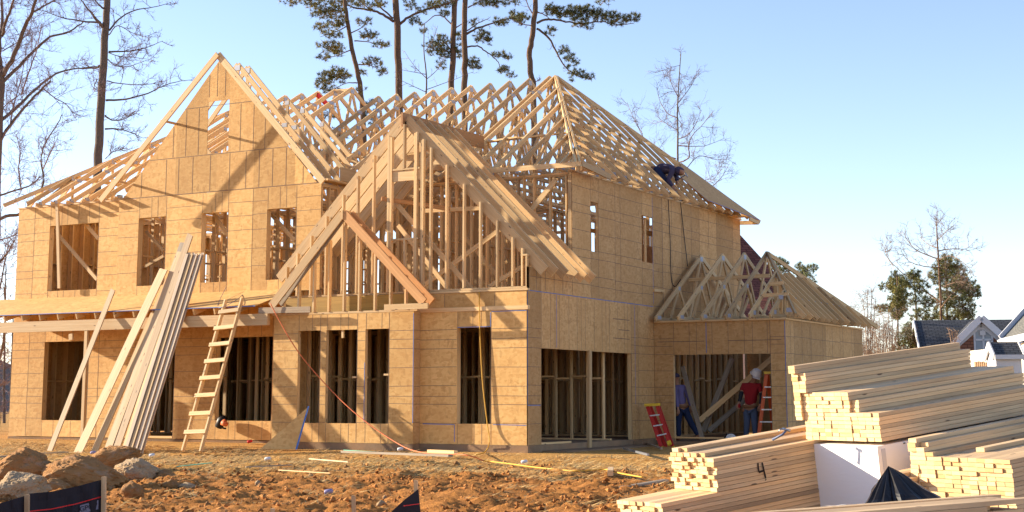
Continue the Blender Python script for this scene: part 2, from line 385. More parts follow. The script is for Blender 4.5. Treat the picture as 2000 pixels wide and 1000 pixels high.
# ------------------------------------------------------------------ the house under construction
HOUSE = thing('unfinished_house', 'unfinished two storey wooden house of bare sheathing, stud walls and open roof trusses', 'house')
YL, YW = .85, .95          # front gable wall and left wall planes
XL = -15.75; YB = 12.5
ZH1 = [2.36, 2.17, 1.97, 1.58, 1.20, .99, .82, .43]
ZH2 = [5.58, 5.20, 5.00, 4.60, 4.21, 4.02, 3.62]
def PY(val): return lambda u, z, o=0: V((u, val - o, z))
def PX(val): return lambda u, z, o=0: V((val + o, u, z))
def strip(mb, P, u0, z0, u1, z1, wd=.009, m=1):
    d = V((u1 - u0, z1 - z0)); d.normalize(); s = V((-d.y, d.x)) * wd / 2
    mb.quad([P(u0 - s.x, z0 - s.y, .002), P(u1 - s.x, z1 - s.y, .002), P(u1 + s.x, z1 + s.y, .002), P(u0 + s.x, z0 + s.y, .002)], None, m)
def wall(P, nrm, prof, zb, holes, zl, mats, seams=None, blue=(), parent=None, th=.012, vstep=(.4, .2, .4, .4), nolines=False, shorth=False, gable=False, label=None):
    mb = MB()
    us = sorted(set([p[0] for p in prof] + [h[0] for h in holes] + [h[1] for h in holes]))
    hb_0 = [h for h in holes]
    k_ = prof[0][0] + .6
    while k_ < prof[-1][0] - .4:
        if not any(h[0] - .3 < k_ < h[1] + .3 for h in hb_0) and not any(abs(k_ - u) < .35 for u in us): us.append(k_)
        k_ += 1.22
    us = sorted(us)
    us = [u for u in us if prof[0][0] - 1e-6 <= u <= prof[-1][0] + 1e-6]
    def top(u):
        for a, b in zip(prof, prof[1:]):
            if a[0] - 1e-6 <= u <= b[0] + 1e-6: return a[1] + (b[1] - a[1]) * (u - a[0]) / (b[0] - a[0])
    for a, b in zip(us, us[1:]):
        ta, tb = top(a + 1e-5), top(b - 1e-5)
        hs = sorted([h for h in holes if h[0] <= a + 1e-6 and h[1] >= b - 1e-6], key=lambda h: h[2])
        z = zb; segs = []
        for h in hs:
            if h[2] > z + 1e-4: segs.append((z, z, h[2], h[2], True))
            z = h[3]
        segs.append((z, z, ta, tb, bool(hs)))
        for (za, zc, zt, zu, short) in segs:
            mb.poly([P(a, za), P(b, zc), P(b, zu), P(a, zt)], th, nrm, 0, R_.random())
            if nolines or gable: continue
            if short and not shorth:                              # above or below an opening: nail lines run up
                u = a + .02; k = 0
                while u < b - .05:
                    tt = zt + (zu - zt) * (u - a) / (b - a)
                    strip(mb, P, u, za + .01, u + R_.uniform(-.004, .004), tt - .01); u += vstep[k % 4] * R_.choice((1, 1, .9)); k += 1
            else:
                for zz in zl:
                    if za + .03 < zz < min(zt, zu) - .03:
                        zz += R_.uniform(-.012, .012)
                        strip(mb, P, a + .005, zz + R_.uniform(-.006, .006), b - .005, zz + R_.uniform(-.006, .006))
                if a > prof[0][0] + .02: strip(mb, P, a, za + .01, a, zt - .01, .010)
                n = int((b - a) / 1.22)
                for i in range(1, n + 1):
                    u = b - i * 1.22
                    if u > a + .25: strip(mb, P, u, za + .01, u, min(zt, zu) - .01, .012)
    for s in blue: strip(mb, P, *s, .014, 2)
    if seams:
        for s in seams: strip(mb, P, *s, .014, 1)
    o = mb.obj('wall', [mats, 'ink', 'blueink'], parent or HOUSE)
    if label: o['label'] = label
    return o
stuff = MB()
def studs(axis, val, u0, u1, z0, z1, step=.406, dep=.089, skip=(), mb=None, plates=True, jit=.02, block=True):
    """a stud wall lying behind plane val (axis 'Y': thickness grows in +Y; axis 'X': in -X)"""
    mb = mb or stuff
    def box(ua, ub, za, zb_):
        if axis == 'Y': mb.box((ua, val, za), (ub, val + dep, zb_))
        else: mb.box((val - dep, ua, za), (val, ub, zb_))
    if plates:
        box(u0, u1, z0, z0 + .038)
        box(u0, u1, z1 - .038, z1); box(u0 + .01, u1 - .01, z1 - .078, z1 - .040)
    u = u0
    while u <= u1 - .03:
        if not any(a < u + .02 < b for a, b in skip): box(u, u + .038, z0 + .038, z1 - .078)
        elif any(abs(u + .02 - (a + b) / 2) < .3 for a, b in skip): pass
        u += step + R_.uniform(-jit, jit) * .5
    if block:
        u = u0 + .05; zc = (z0 + z1) / 2
        while u < u1 - step:
            if not any(a < u + .2 < b for a, b in skip) and R_.random() < .75:
                q = zc + R_.choice((0, .05)); box(u + .02, u + step - .03, q, q + .038)
            u += step
def opening(axis, val, h, dep=.14, sill=True):
    """studs, header and sill round a window or door opening (thickness behind the sheathing)"""
    a, b, z0, z1 = h
    def box(ua, ub, za, zb_, d=dep):
        if axis == 'Y': stuff.box((ua, val + .014, za), (ub, val + .014 + d, zb_))
        else: stuff.box((val - .014 - d, ua, za), (val - .014, ub, zb_))
    box(a - .039, a - .002, z0 - .04, z1 + .0); box(b + .002, b + .039, z0 - .04, z1)
    box(a - .078, a - .041, z0 - .3, z1 + .25); box(b + .041, b + .078, z0 - .3, z1 + .25)
    box(a - .039, b + .039, z1 + .002, z1 + .20)
    if sill and z0 > .2: box(a, b, z0 - .040, z0 - .002)
# --- front walls
H_left1 = [(-14.54, -13.0, .40, 2.37), (-10.99, -10.2, -.02, 2.40)]
# ground storey behind the porch (one plane from the far left to the bay)
h1 = [(-14.60, -13.05, .39, 2.37), (-11.05, -10.22, .0, 2.37), (-8.93, -7.25, .42, 2.37)]
wall(PY(YW), (0, -1, 0), [(XL, 3.4), (-6.28, 3.4)], -.02, h1, ZH1, 'osb')
for h in h1: opening('Y', YW, h)
h2 = [(-14.60, -12.88, 3.67, 5.36)]
wall(PY(YW), (0, -1, 0), [(XL, 5.87), (-12.12, 5.87)], 3.402, h2, ZH2, 'osb')
opening('Y', YW, h2[0])
h3 = [(-11.45, -10.55, 3.68, 5.37), (-9.42, -8.60, 3.69, 5.37), (-7.43, -6.57, 3.68, 5.35)]
gz_ = lambda x: 9.13 - 1.078 * abs(x + 9.0)
h3w = h3 + [(-9.32, -8.66, 6.82, 8.11)]
wall(PY(YL), (0, -1, 0), [(-12.12, 5.868), (-5.87, 5.868)], 3.402, h3, [5.57, 5.25, 4.90, 4.45, 4.02], 'osb')
wall(PY(YL), (0, -1, 0), [(-12.12, 5.873), (-12.02, gz_(-12.02)), (-9.0, 9.13), (-5.98, gz_(-5.98)), (-5.87, 5.873)], 5.872, [(-9.32, -8.66, 6.82, 8.11)], [], 'osb', gable=True,
     seams=[(-11.15, 6.80, -6.85, 6.80), (-10.05, 8.0, -7.95, 8.0)] + [(-12.1, 5.885, -5.88, 5.885)] +
           [(u, 5.9, u, min(6.78, gz_(u) - .03)) for u in (-11.4, -10.6, -10.2, -9.75, -9.2, -8.6, -8.1, -7.7, -7.3, -6.9, -6.4)] +
           [(u, 6.82, u, min(7.98, gz_(u) - .03)) for u in (-10.4, -10.0, -9.6, -8.3, -7.9, -7.55)] +
           [(u, 8.22, u, gz_(u) - .03) for u in (-9.3, -9.05, -8.8)])
for h in h3: opening('Y', YL, h)
# front bay with the three-part window
hb = [(-5.60, -5.0, .41, 2.41), (-4.84, -4.02, .41, 2.41), (-3.81, -3.2, .41, 2.41)]
wall(PY(-.26), (0, -1, 0), [(-6.28, 2.76), (-2.58, 2.76)], 0, hb, ZH1, 'osb', blue=[(-2.585, 2.72, -2.585, .43), (-3.82, 1.7, -3.82, .45)])
for h in hb: opening('Y', -.26, h, .08)
wall(PX(-2.58), (1, 0, 0), [(-.246, 2.76), (-.002, 2.76)], 0, [], ZH1, 'osb_shade')
wall(PX(-6.28), (-1, 0, 0), [(-.246, 2.76), (.93, 2.76)], 0, [], ZH1, 'osb_shade')
# front right: tall window
hf = [(-1.67, -.85, .42, 2.40)]
wall(PY(0), (0, -1, 0), [(-2.58, 2.74), (0, 2.74)], 0, hf, ZH1, 'osb', blue=[(-.86, 2.7, -.86, 2.42), (-.84, 2.72, -.02, 2.72), (-1.66, 2.41, -.86, 2.41), (-2.5, .41, -1.72, .40), (-1.72, .4, -1.72, .05), (-.8, .41, -.02, .40)])
opening('Y', 0, hf[0])
wall(PY(0), (0, -1, 0), [(-2.58, 3.13), (0, 3.13)], 2.83, [], [], 'osb', label='narrow band of sheathing under the big gable')
# long right wall
hr = [(2.976, 3.38, 4.19, 5.31), (5.77, 6.71, 4.18, 5.30), (.607, 5.09, -.02, 1.97)]
wall(PX(0), (1, 0, 0), [(.0, 3.14), (6.41, 3.14)], 0, [hr[2]], ZH1, 'osb_shade', vstep=(.4, .2, .2, .45),
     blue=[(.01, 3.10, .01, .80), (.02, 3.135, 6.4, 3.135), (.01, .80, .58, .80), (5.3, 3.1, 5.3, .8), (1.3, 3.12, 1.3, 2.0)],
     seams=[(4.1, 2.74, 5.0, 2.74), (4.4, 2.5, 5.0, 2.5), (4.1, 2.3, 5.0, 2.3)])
wall(PX(0), (1, 0, 0), [(.0, 3.62), (2.06, 3.62), (2.061, 5.87), (6.41, 5.87)], 3.143, hr[:2], ZH2 + [3.42], 'osb_shade', shorth=True, blue=[(6.41, 5.8, 6.41, 3.2)],
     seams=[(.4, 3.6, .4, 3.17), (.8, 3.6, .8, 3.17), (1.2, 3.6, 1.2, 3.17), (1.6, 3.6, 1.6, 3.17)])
wall(PX(0), (1, 0, 0), [(6.412, 5.87), (YB, 5.87)], 2.9, [], ZH2 + [3.15], 'osb_shade', seams=[(u, 2.95, u, 5.85) for u in (7.0, 7.6, 8.9, 10.1)])
for h in hr[:2]: opening('X', 0, h, .055)
opening('X', 0, hr[2], .09)
# garage bay on the right
hg = [(.50, 2.93, -.05, 1.965)]
wall(PY(6.4), (0, -1, 0), [(.012, 2.74), (3.3, 2.74)], -.05, hg, ZH1, 'osb_shade', blue=[(3.288, 2.72, 3.288, .3), (1.35, 2.72, 1.35, 2.0)], seams=[(.1, 2.28, 1.3, 2.28), (1.9, 2.28, 3.2, 2.28)])
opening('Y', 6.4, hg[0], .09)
wall(PX(3.3), (1, 0, 0), [(6.41, 2.74), (12.7, 2.74)], -.05, [], [2.36, 1.97, 1.58, 1.2, .8, .4], 'osb_shade', seams=[(u, 0, u, 2.72) for u in (6.75, 7.6, 8.3, 9.2, 10.0, 10.9, 11.7)])
# left end wall and back walls
wall(PX(XL), (-1, 0, 0), [(YW + .012, 5.87), (YB, 5.87)], 0, [(7, 8.5, 3.9, 5.3)], ZH1 + ZH2, 'osb_shade')
wall(lambda u, z, o=0: V((u, YB + o, z)), (0, 1, 0), [(XL, 5.87), (-6.4, 5.87)], 0, [(-13.4, -12, 4.0, 5.3), (-10, -9, 4.0, 5.3), (-7.2, -7.0, .4, 2.4)], [], 'osb_shade', nolines=True)
wall(lambda u, z, o=0: V((u, YB + o, z)), (0, 1, 0), [(-6.398, 2.8), (0, 2.8)], 0, [(-5.0, -4.92, .4, 2.4), (-3.95, -3.85, .4, 2.4), (-2.2, -2.1, .4, 2.4)], [], 'osb_shade', nolines=True)
wall(lambda u, z, o=0: V((u, 12.7 + o, z)), (0, 1, 0), [(.02, 2.74), (3.3, 2.74)], 0, [(1.05, 1.15, .4, 2.1), (1.75, 1.83, .3, 2.3), (2.3, 2.38, .4, 2.2)], [], 'osb_shade', nolines=True)
# exterior stud walls
S_ = studs
S_('Y', YW + .014, XL, -6.3, 0, 2.75, skip=[(a, b) for a, b, _, _ in h1], dep=.14)
S_('Y', YW + .014, XL, -12.2, 3.15, 5.86, skip=[(-14.6, -12.88)], dep=.14)
S_('Y', YL + .014, -12.1, -5.9, 3.15, 5.86, skip=[(a, b) for a, b, _, _ in h3], dep=.14)
S_('Y', -.246, -6.25, -2.6, 0, 2.74, skip=[(a, b) for a, b, _, _ in hb])
S_('Y', .014, -2.55, -.02, 0, 2.73, skip=[(-1.67, -.85)])
S_('X', -.014, .1, 2.0, 0, 3.6, skip=[(.6, 5.1)]); S_('X', -.014, 2.1, YB, 3.15, 5.86, skip=[(2.88, 3.48), (5.6, 6.9)], dep=.05, block=False)
S_('X', -.014, 5.2, YB, 0, 2.75)
S_('Y', 6.414, .05, 3.28, 0, 2.72, skip=[(.5, 2.93)]); S_('X', 3.286, 6.5, 12.6, 0, 2.72, block=False)
S_('Y', 12.5, .05, 3.28, 0, 2.72); S_('Y', YB - .16, XL + .1, -.1, 0, 2.75, dep=.14); S_('Y', YB - .16, XL + .1, -.1, 3.15, 5.86, dep=.14)
S_('X', XL + .16, 1.1, YB, 0, 2.75, dep=.14); S_('X', XL + .16, 1.1, YB, 3.15, 5.86, dep=.14)
# inner partitions, ground storey and upper storey
for (ax, v, a, b, sk) in (('Y', 4.1, XL, -.1, [(-12.5, -11.6), (-6, -5), (-2.6, -1.7)]), ('Y', 7.2, XL, -.1, [(-9.5, -8.5), (-4, -2.6)]),
                          ('X', -12.6, 1.1, 12.3, [(5, 6)]), ('X', -9.4, 1.1, 12.3, [(2, 3)]), ('X', -6.2, 1.0, 12.3, [(8, 9)]), ('X', -3.2, .1, 12.3, [(2.5, 3.4)]), ('Y', 9.6, -9, -.1, [])):
    S_(ax, v, a, b, 0, 2.75, skip=sk)
for (ax, v, a, b, sk) in (('Y', 4.4, -12, -3.3, [(-11, -10), (-7.4, -6.5)]), ('Y', 7.6, XL, -3.2, [(-9, -8), (-4.4, -3.4)]), ('Y', 10.2, -9, -5, [(-6, -5)]),
                          ('X', -12.3, 1.1, 12.3, [(5, 6)]), ('X', -9.9, 1.1, 7.5, []), ('X', -7.9, 1.1, 4.4, []), ('X', -5.9, 2.2, 12.3, [(8, 9)]), ('X', -3.2, 2.2, 12.3, [(6, 7)]), ('X', -4.6, 2.3, 7.6, []), ('X', -1.5, 8.0, 12.3, [])):
    S_(ax, v, a, b, 3.15, 5.84, skip=sk)
wall(PX(-1.45), (1, 0, 0), [(9.0, 4.95), (12.3, 4.95)], 3.16, [], [], 'osb_shade', nolines=True)
B1('stud', HOUSE, (-.16, 6.32, 4.18), (-.16, 6.32, 5.3), .04, .07, n=(0, 1, 0)); B1('header', HOUSE, (-.3, 5.8, 4.98), (-.3, 7.4, 4.98), .12, .04, n=(1, 0, 0)); B1('header', HOUSE, (-.3, 3.0, 4.72), (-.3, 4.2, 4.74), .09, .04, n=(1, 0, 0))
# upper-storey inner sheathing seen warm brown through the left window
wall(PY(4.39), (0, -1, 0), [(XL + .2, 5.8), (-12.4, 5.8)], 3.16, [], [], 'osb', nolines=True)
S_('Y', 4.30, XL + .2, -12.4, 3.15, 5.8)
# floor deck with joists, and slab
mb = MB(); mb.box((XL, .1, 3.10), (-.02, YB - .02, 3.125)); mb.obj('floor_deck', 'osb', HOUSE)
jo = MB()
x = XL + .1
while x < -.1:
    jo.box((x, 1.2 if x < -6.3 else .12, 2.80), (x + .038, YB - .1, 3.098)); x += .406
jo.obj('joist', 'wood', HOUSE)['kind'] = 'stuff'
mb = MB()
mb.box((XL - .02, .95, -.9), (-6.29, YB + .02, -.035)); mb.box((-6.29, -.28, -.9), (-2.57, YB + .018, -.004)); mb.box((-2.57, -.02, -.9), (.02, YB + .016, -.003))
mb.box((.02, 6.38, -.9), (3.32, 12.72, -.07)); mb.box((.0, .6, -.5), (.6, 5.1, -.12))
mb.obj('foundation', 'conc', HOUSE)
mb = MB(); mb.box((.022, 5.12, -.5), (.25, 5.5, -.02)); mb.box((.3, 6.2, -.5), (.52, 6.379, -.0)); mb.obj('foundation_block', 'conc', HOUSE)
# --- plates on the ground storey, band and rim beam
B1('top_plate', HOUSE, (-6.34, -.215, 2.785), (-2.5, -.215, 2.785), .10, .045, n=(0, 0, 1))
B1('top_plate', HOUSE, (-2.6, .03, 2.785), (.02, .03, 2.785), .09, .085)
B1('sill_plate', HOUSE, (-2.6, .03, 3.155), (.02, .03, 3.155), .10, .04)
B1('sill_plate', HOUSE, (-2.6, .045, 3.20), (.0, .045, 3.20), .089, .04)
B1('sill_plate', HOUSE, (-6.2, .10, 3.19), (-2.61, .10, 3.19), .089, .04)
B1('rim_beam', HOUSE, (-6.25, .06, 2.98), (-2.62, .06, 2.98), .36, .044, n=(0, 1, 0), mats='lvl')
B1('top_plate', HOUSE, (-.045, 2.06, 5.895), (-.045, YB + .1, 5.895), .11, .04)
B1('top_plate', HOUSE, (0.03, 6.40, 2.76), (3.34, 6.40, 2.76), .09, .04); B1('top_plate', HOUSE, (3.27, 6.36, 2.765), (3.27, 12.75, 2.765), .09, .04)
B1('top_plate', HOUSE, (XL - .03, YW + .04, 5.89), (-12.1, YW + .04, 5.89), .10, .04)
# --- big front gable: studs, rafters, ridge board
gy = .0
for px, py_, dbl in ((757, 262, 2), (787, 0, 0), (812, 252, 1), (825, 258, 1), (840, 287, 0), (871, 324, 0), (905, 355, 0), (937, 390, 0), (970, 418, 0), (1000, 455, 0), (1019, 478, 0),
                     (728, 297, 0), (697, 334, 0), (669, 371, 0), (637, 409, 0), (608, 446, 0), (582, 482, 0), (562, 502, 0)):
    p = at(px, 400, 'Y', gy); X = p.x
    if px == 787:
        B1('stud', HOUSE, (X, .045, 5.88), (X, .045, 6.86), .038, .089, n=(0, 1, 0)); continue
    top = 7.02 - 1.02 * abs(X + 3.08)
    for k in range(dbl + 1):
        xx = X + .039 * k * (1 if X < -3.1 else -1)
        zb = 3.21 if (dbl == 0 or k == dbl or px in (825,)) else 3.21
        B1('stud', HOUSE, (xx, .045, zb), (xx, .045, top - .02 * k), .038, .089, n=(0, 1, 0))
B1('window_header', HOUSE, (-3.38, .05, 5.73), (-2.64, .05, 5.73), .235, .04, n=(0, 1, 0)); B1('sill_plate', HOUSE, (-3.38, .05, 5.868), (-2.64, .05, 5.868), .09, .038)
B1('sill_plate', HOUSE, (-3.36, .05, 4.34), (-2.66, .05, 4.34), .089, .038); B1('stud', HOUSE, (-3.02, .05, 3.21), (-3.02, .05, 4.32), .038, .089, n=(0, 1, 0))
mb = MB(); mb.box((-.04, .0, 3.2), (.0, .045, 3.84)); mb.box((-.04, .05, 3.2), (0, .09, 3.80)); mb.box((-.15, .0, 3.845), (.0, .09, 3.88)); mb.obj('corner_post', 'wood', HOUSE)
B1('ridge_board', HOUSE, (-3.12, .02, 6.98), (-3.08, 3.5, 6.98), .30, .045, n=(1, 0, 0), mats='orange')
ys = [.125, .52, .92, 1.32, 1.70, 2.05]
def rafter(y, side, xt, zt, m='wood', dep=.235):
    a = V((-3.10 + side * .03, y, 6.98)); b = V((xt, y, zt))
    B1('rafter', HOUSE, a, b, dep, .04, n=(0, 1, 0), mats=m, cut1=.0)
for i, y in enumerate(ys):
    rafter(y, 1, .34 + .03 * i, 3.52 - .01 * i)
    rafter(y, -1, -6.46 if y < .8 else -5.80, 3.62 if y < .8 else 4.27)
for y in (2.45, 2.85, 3.2): rafter(y, -1, -5.2, 4.95)
# ties, braces and a loose board across the gable
def pb(name, x0, y0, x1, y1, Y, wd, th=.04, m='wood', n=(0, 1, 0), Y1=None, **k):
    return B1(name, HOUSE, at(x0, y0, 'Y', Y), at(x1, y1, 'Y', Y if Y1 is None else Y1), wd, th, n=n, mats=m, **k)
pb('brace', 778, 402, 922, 566, .16, .10); pb('brace', 778, 440, 872, 560, .9, .10); pb('brace', 822, 562, 988, 440, 1.5, .10); pb('brace', 955, 560, 1018, 522, .3, .09)
pb('brace', 905, 460, 990, 560, 2.5, .09); pb('brace', 1030, 420, 1085, 352, 2.1, .12)
pb('tie_beam', 762, 330, 900, 326, 2.35, .14); pb('tie_beam', 826, 412, 950, 406, 1.0, .09); pb('tie_beam', 752, 300, 850, 290, 1.2, .09)
pb('tie_beam', 745, 388, 905, 412, -.02, .05, .09, 'orange', (0, 0, 1), Y1=1.2); pb('header', 812, 350, 900, 352, 3.2, .35, .04, 'orange')
# upper stud wall beside the gable
fr = MB(); S_('Y', 2.14, -5.87, -.02, 3.15, 5.87, mb=fr, block=False, skip=[(-4.6, -3.6)]); 
fr.box((-.10, 2.06, 3.15), (-.06, 2.15, 5.87)); fr.box((-.058, 2.06, 3.15), (-.018, 2.15, 5.87)); fr.box((-1.25, 2.1, 3.15), (-1.21, 2.19, 5.87))
fr.obj('stud_wall', 'wood', HOUSE)
fr = MB(); S_('X', -5.87, .88, 2.14, 3.42, 5.87, mb=fr, block=False, step=.30); fr.obj('stud_wall', 'wood', HOUSE)
# --- small front gable on the bay
ap = V((-4.35, -.40, 4.93))
B1('rafter', HOUSE, ap + V((-.02, 0, 0)), (-6.26, -.40, 2.96), .19, .04, n=(0, 1, 0))
B1('rafter', HOUSE, ap + V((-.0, .05, -.05)), (-6.10, -.30, 3.02), .15, .04, n=(0, 1, 0), mats='wood2')
B1('rafter', HOUSE, ap + V((.02, 0, 0)), (-2.24, -.40, 2.93), .19, .045, n=(0, 1, 0), mats='orange')
B1('rafter', HOUSE, ap + V((.06, .20, .0)), (-2.18, -.18, 2.95), .19, .04, n=(0, 1, 0), mats='orange')
B1('ridge_board', HOUSE, (-4.35, -.44, 4.90), (-4.35, .1, 4.90), .2, .04, n=(1, 0, 0))
for X in (-6.03, -5.61, -5.20, -4.79, -4.39, -3.99, -3.58, -3.18, -2.79):
    top = 4.83 - 1.02 * abs(X + 4.35)
    B1('stud', HOUSE, (X, -.24, 2.81), (X, -.24, top), .038, .089, n=(0, 1, 0))
B1('fascia_block', HOUSE, (-6.55, -.46, 2.875), (-5.13, -.46, 2.86), .13, .045, n=(0, 1, 0), mats='wood2'); B1('fascia_block', HOUSE, (-3.19, -.46, 2.85), (-2.10, -.46, 2.85), .12, .045, n=(0, 1, 0))
# --- porch roof
XP = -16.4
mb = MB(); mb.poly([(XP, YW - .0, 3.50), (-6.50, .93, 3.47), (-6.62, -.52, 2.985), (XP, -.52, 2.985)], .016, (0, -.35, 1)); mb.quad([(XP, -.522, 2.969), (-6.62, -.522, 2.969), (-6.62, -.522, 2.986), (XP, -.522, 2.986)], None, 1)
mb.obj('porch_roof', ['osb', 'blueink'], HOUSE)
x = XP + .05
while x < -6.6:
    B1('porch_rafter', HOUSE, (x, -.49, 2.89), (x, YW, 3.375), .14, .038, n=(1, 0, 0)); x += .61
B1('porch_beam', HOUSE, (XP, -.45, 2.675), (-6.285, -.45, 2.675), .255, .09, n=(0, 1, 0))
B1('porch_post', HOUSE, (-11.75, -.45, -.2), (-11.75, -.45, 2.545), .089, .07, n=(0, 1, 0))
B1('porch_post', HOUSE, (XP + .2, -.30, -.3), (XP + .2, -.30, 2.55), .089, .089, n=(0, 1, 0))
B1('block', HOUSE, at(139, 652, 'Y', -.44), at(139, 664, 'Y', -.44), .12, .05, n=(0, 1, 0)); B1('block', HOUSE, at(670, 644, 'Y', -.2), at(670, 660, 'Y', -.2), .05, .05, n=(0, 1, 0))
# post in the middle of the wide right opening, board in the left upper window
B1('post', HOUSE, (.05, 2.75, -.15), (.02, 2.85, 1.98), .12, .05, n=(1, 0, 0))
B1('post', HOUSE, at(112, 398, 'Y', .80), at(116, 563, 'Y', .80), .09, .05, n=(0, 1, 0))
pb('brace', 100, 443, 190, 546, 1.2, .09); pb('brace', 168, 438, 192, 466, 1.25, .09)
pb('brace', 285, 452, 320, 490, 1.3, .07); pb('brace', 285, 520, 320, 500, 1.5, .07); pb('brace', 420, 420, 445, 460, 1.4, .09); pb('brace', 524, 412, 576, 470, 1.3, .09)
# floor boards of the left porch, ledge by the foundation
# ------------------------------------------------------------------ roof trusses
def plate(parent, P, s, z, w=.16, h=.12, off=.023):
    mb = MB(); w *= .82; h *= .82
    for sg in (-1, 1):
        q = [P(s - w / 2, z - h / 2, sg * off), P(s + w / 2, z - h / 2, sg * off), P(s + w / 2, z + h / 2, sg * off), P(s - w / 2, z + h / 2, sg * off)]
        mb.poly([q[0], q[1], q[2], q[3]], .002 * sg, (q[1] - q[0]).cross(q[3] - q[0]))
    return mb.obj('connector_plate', 'plate', parent)
def truss(P, n, segs, plates, name='roof_truss', w=.086, m='wood'):
    mb = MB(); tn = R_.random()
    for sg in segs:
        a, b = sg[0], sg[1]; ww = sg[2] if len(sg) > 2 else w
        mb.board(P(a[0], a[1]), P(b[0], b[1]), ww, .04 - .0013 * (len(mb.f) % 5), n, tone=min(1, max(0, tn + R_.uniform(-.3, .3))))
    o = mb.obj(name, m, HOUSE)
    for p in plates: plate(o, P, *p)
    return o
def common(X, yf, yr, zr, yb, z0):
    P = lambda s, z, o=0: V((X + o, s, z))
    L = lambda t: (yf + (yr - yf) * t, z0 + (zr - z0) * t); Rr = lambda t: (yb + (yr - yb) * t, z0 + (zr - z0) * t)
    zb = z0 + .02; y3 = [yf + (yb - yf) * k for k in (.06, .24, .41, .59, .76, .94)]
    sg = [(L(0), L(1.0), .12), (Rr(0), Rr(1.0), .12), ((y3[0], zb), (y3[5], zb))]
    dn = lambda p: (p[0], p[1] - .05)
    sg += [(dn(L(1)), (y3[2], zb)), (dn(L(1)), (y3[3], zb)), (dn(L(.66)), (y3[2], zb)), (dn(L(.66)), (y3[1], zb)), (dn(L(.36)), (y3[1], zb)),
           (dn(Rr(.66)), (y3[3], zb)), (dn(Rr(.66)), (y3[4], zb)), (dn(Rr(.36)), (y3[4], zb)), (dn(L(1)), (dn(L(1))[0], zb + 1.2), .07)]
    sg = sg[:-1]
    pl = [(yr, zr - .08, .2, .14), (*dn(L(.66)), .16, .11), (*dn(L(.36)), .14, .1), (*dn(Rr(.66)), .16, .11), (y3[2], zb, .18, .1), (y3[3], zb, .18, .1), (*L(.83), .26, .1)]
    return truss(P, (1, 0, 0), sg, pl)
for k in range(10): common(-3.27 - .603 * k, 1.80, 7.3, 9.30, 12.8, 5.90)
common(-3.10, 1.80, 7.3, 9.30, 12.8, 5.90)
for k in range(5): common(-9.12 - .58 * k, .94, 6.6, 9.47, 12.6, 6.12)
common(-12.0, .94, 6.6, 9.47, 12.6, 6.12)
B1('ridge_brace', HOUSE, (-9.12, 6.62, 9.44), (-9.70, 6.62, 9.46), .10, .04, n=(0, 1, 0)); 
B1('ridge_brace', HOUSE, (-10.24, 6.5, 9.40), (-10.24, 7.0, 9.18), .12, .06, n=(1, 0, 0), mats='redline')
B1('lateral_brace', HOUSE, (-9.5, 4.9, 7.15), (-1.2, 4.6, 7.25), .09, .038, n=(0, 0, 1)); B1('lateral_brace', HOUSE, (-4.6, 3.9, 7.0), (-2.2, 3.6, 7.05), .09, .038)
B1('lateral_brace', HOUSE, (-11.5, 5.2, 8.3), (-6.5, 5.4, 6.6), .09, .038, n=(0, 1, 0))
# front jacks between the front hip and the eave, and the hip rafters
PK = V((-3.04, 7.24, 9.28)); HCF = V((.40, 1.72, 5.86)); HCB = V((.42, 12.95, 5.84))
B1('hip_rafter', HOUSE, PK, HCF, .10, .045, n=(1, 1, .2)); B1('hip_rafter', HOUSE, PK, HCB, .10, .045, n=(1, -1, .2)); B1('hip_rafter', HOUSE, PK + V((-.05, 0, 0)), HCF + V((-.10, -.02, 0)), .10, .04, n=(1, 1, .2))
def hz(y): return 9.28 - 3.42 * abs(y - 7.24) / 5.52 if y < 7.24 else 9.28 - 3.44 * (y - 7.24) / 5.71
for k in range(5):
    X = -2.55 + .58 * k; t = (X - PK.x) / (HCF.x - PK.x); e = PK.lerp(HCF, t)
    P = lambda s, z, o=0, X=X: V((X + o, s, z))
    sg = [((1.80, 5.90), (e.y, e.z), .11), ((1.9, 5.93), (e.y, 5.93))]
    if e.z - 5.93 > .5: sg += [((e.y - .02, e.z - .08), (e.y - .02, 5.95), .08), ((e.y - .03, e.z - .15), (e.y * .5 + .9, 5.95), .08)]
    truss(P, (1, 0, 0), sg, [(2.05, 5.96, .2, .1)], 'jack_truss')
B1('eave_board', HOUSE, (-2.1, 1.76, 5.98), (.38, 1.76, 5.96), .11, .038, n=(0, 1, 0)); B1('eave_board', HOUSE, (.40, 1.76, 5.97), (.40, 3.2, 5.86), .13, .038, n=(1, 0, 0))
# long jacks on the steep right-hand hip
y = 2.3; k = 0
while y < 12.7:
    zt = hz(y) - .04; P = lambda s, z, o=0, y=y: V((s, y + o, z)); xt = .40 - (zt - 5.85)
    z1 = zt
    sg = [((.40, 5.85), (xt, z1), .086), ((.30, 5.93), (max(xt, -3.0), 5.93))]
    if z1 > 6.9: sg += [((-.55, 6.74), (-.55, 5.96), .085), ((-.55, 6.70), (-1.25, 5.96), .08), ((-.02, 6.2), (-.02, 5.95), .08)]
    if z1 > 8.0: sg += [((-1.5, 7.7), (-1.5, 5.96), .085), ((-1.5, 7.6), (-2.2, 5.96), .08), ((-.9, 7.1), (-1.3, 5.96), .07)]
    if z1 > 8.8: sg += [((-2.3, 8.5), (-2.3, 5.96), .085)]
    pl = [(.05, 6.06, .14, .12), (-.08, 5.94, .1, .1)]
    if z1 > 6.9: pl += [(-.55, 6.66, .12, .12)]
    truss(P, (0, 1, 0), sg, pl, 'jack_truss'); y += .61; k += 1
for (z, a, b) in ((7.0, 3.8, 8.6), (8.0, 5.4, 8.3)):
    B1('lateral_brace', HOUSE, (.40 - (z - 5.85) - .12, a, z - .08), (.40 - (z - 5.85) - .12, b, z - .08), .09, .038, n=(1, 0, 1))
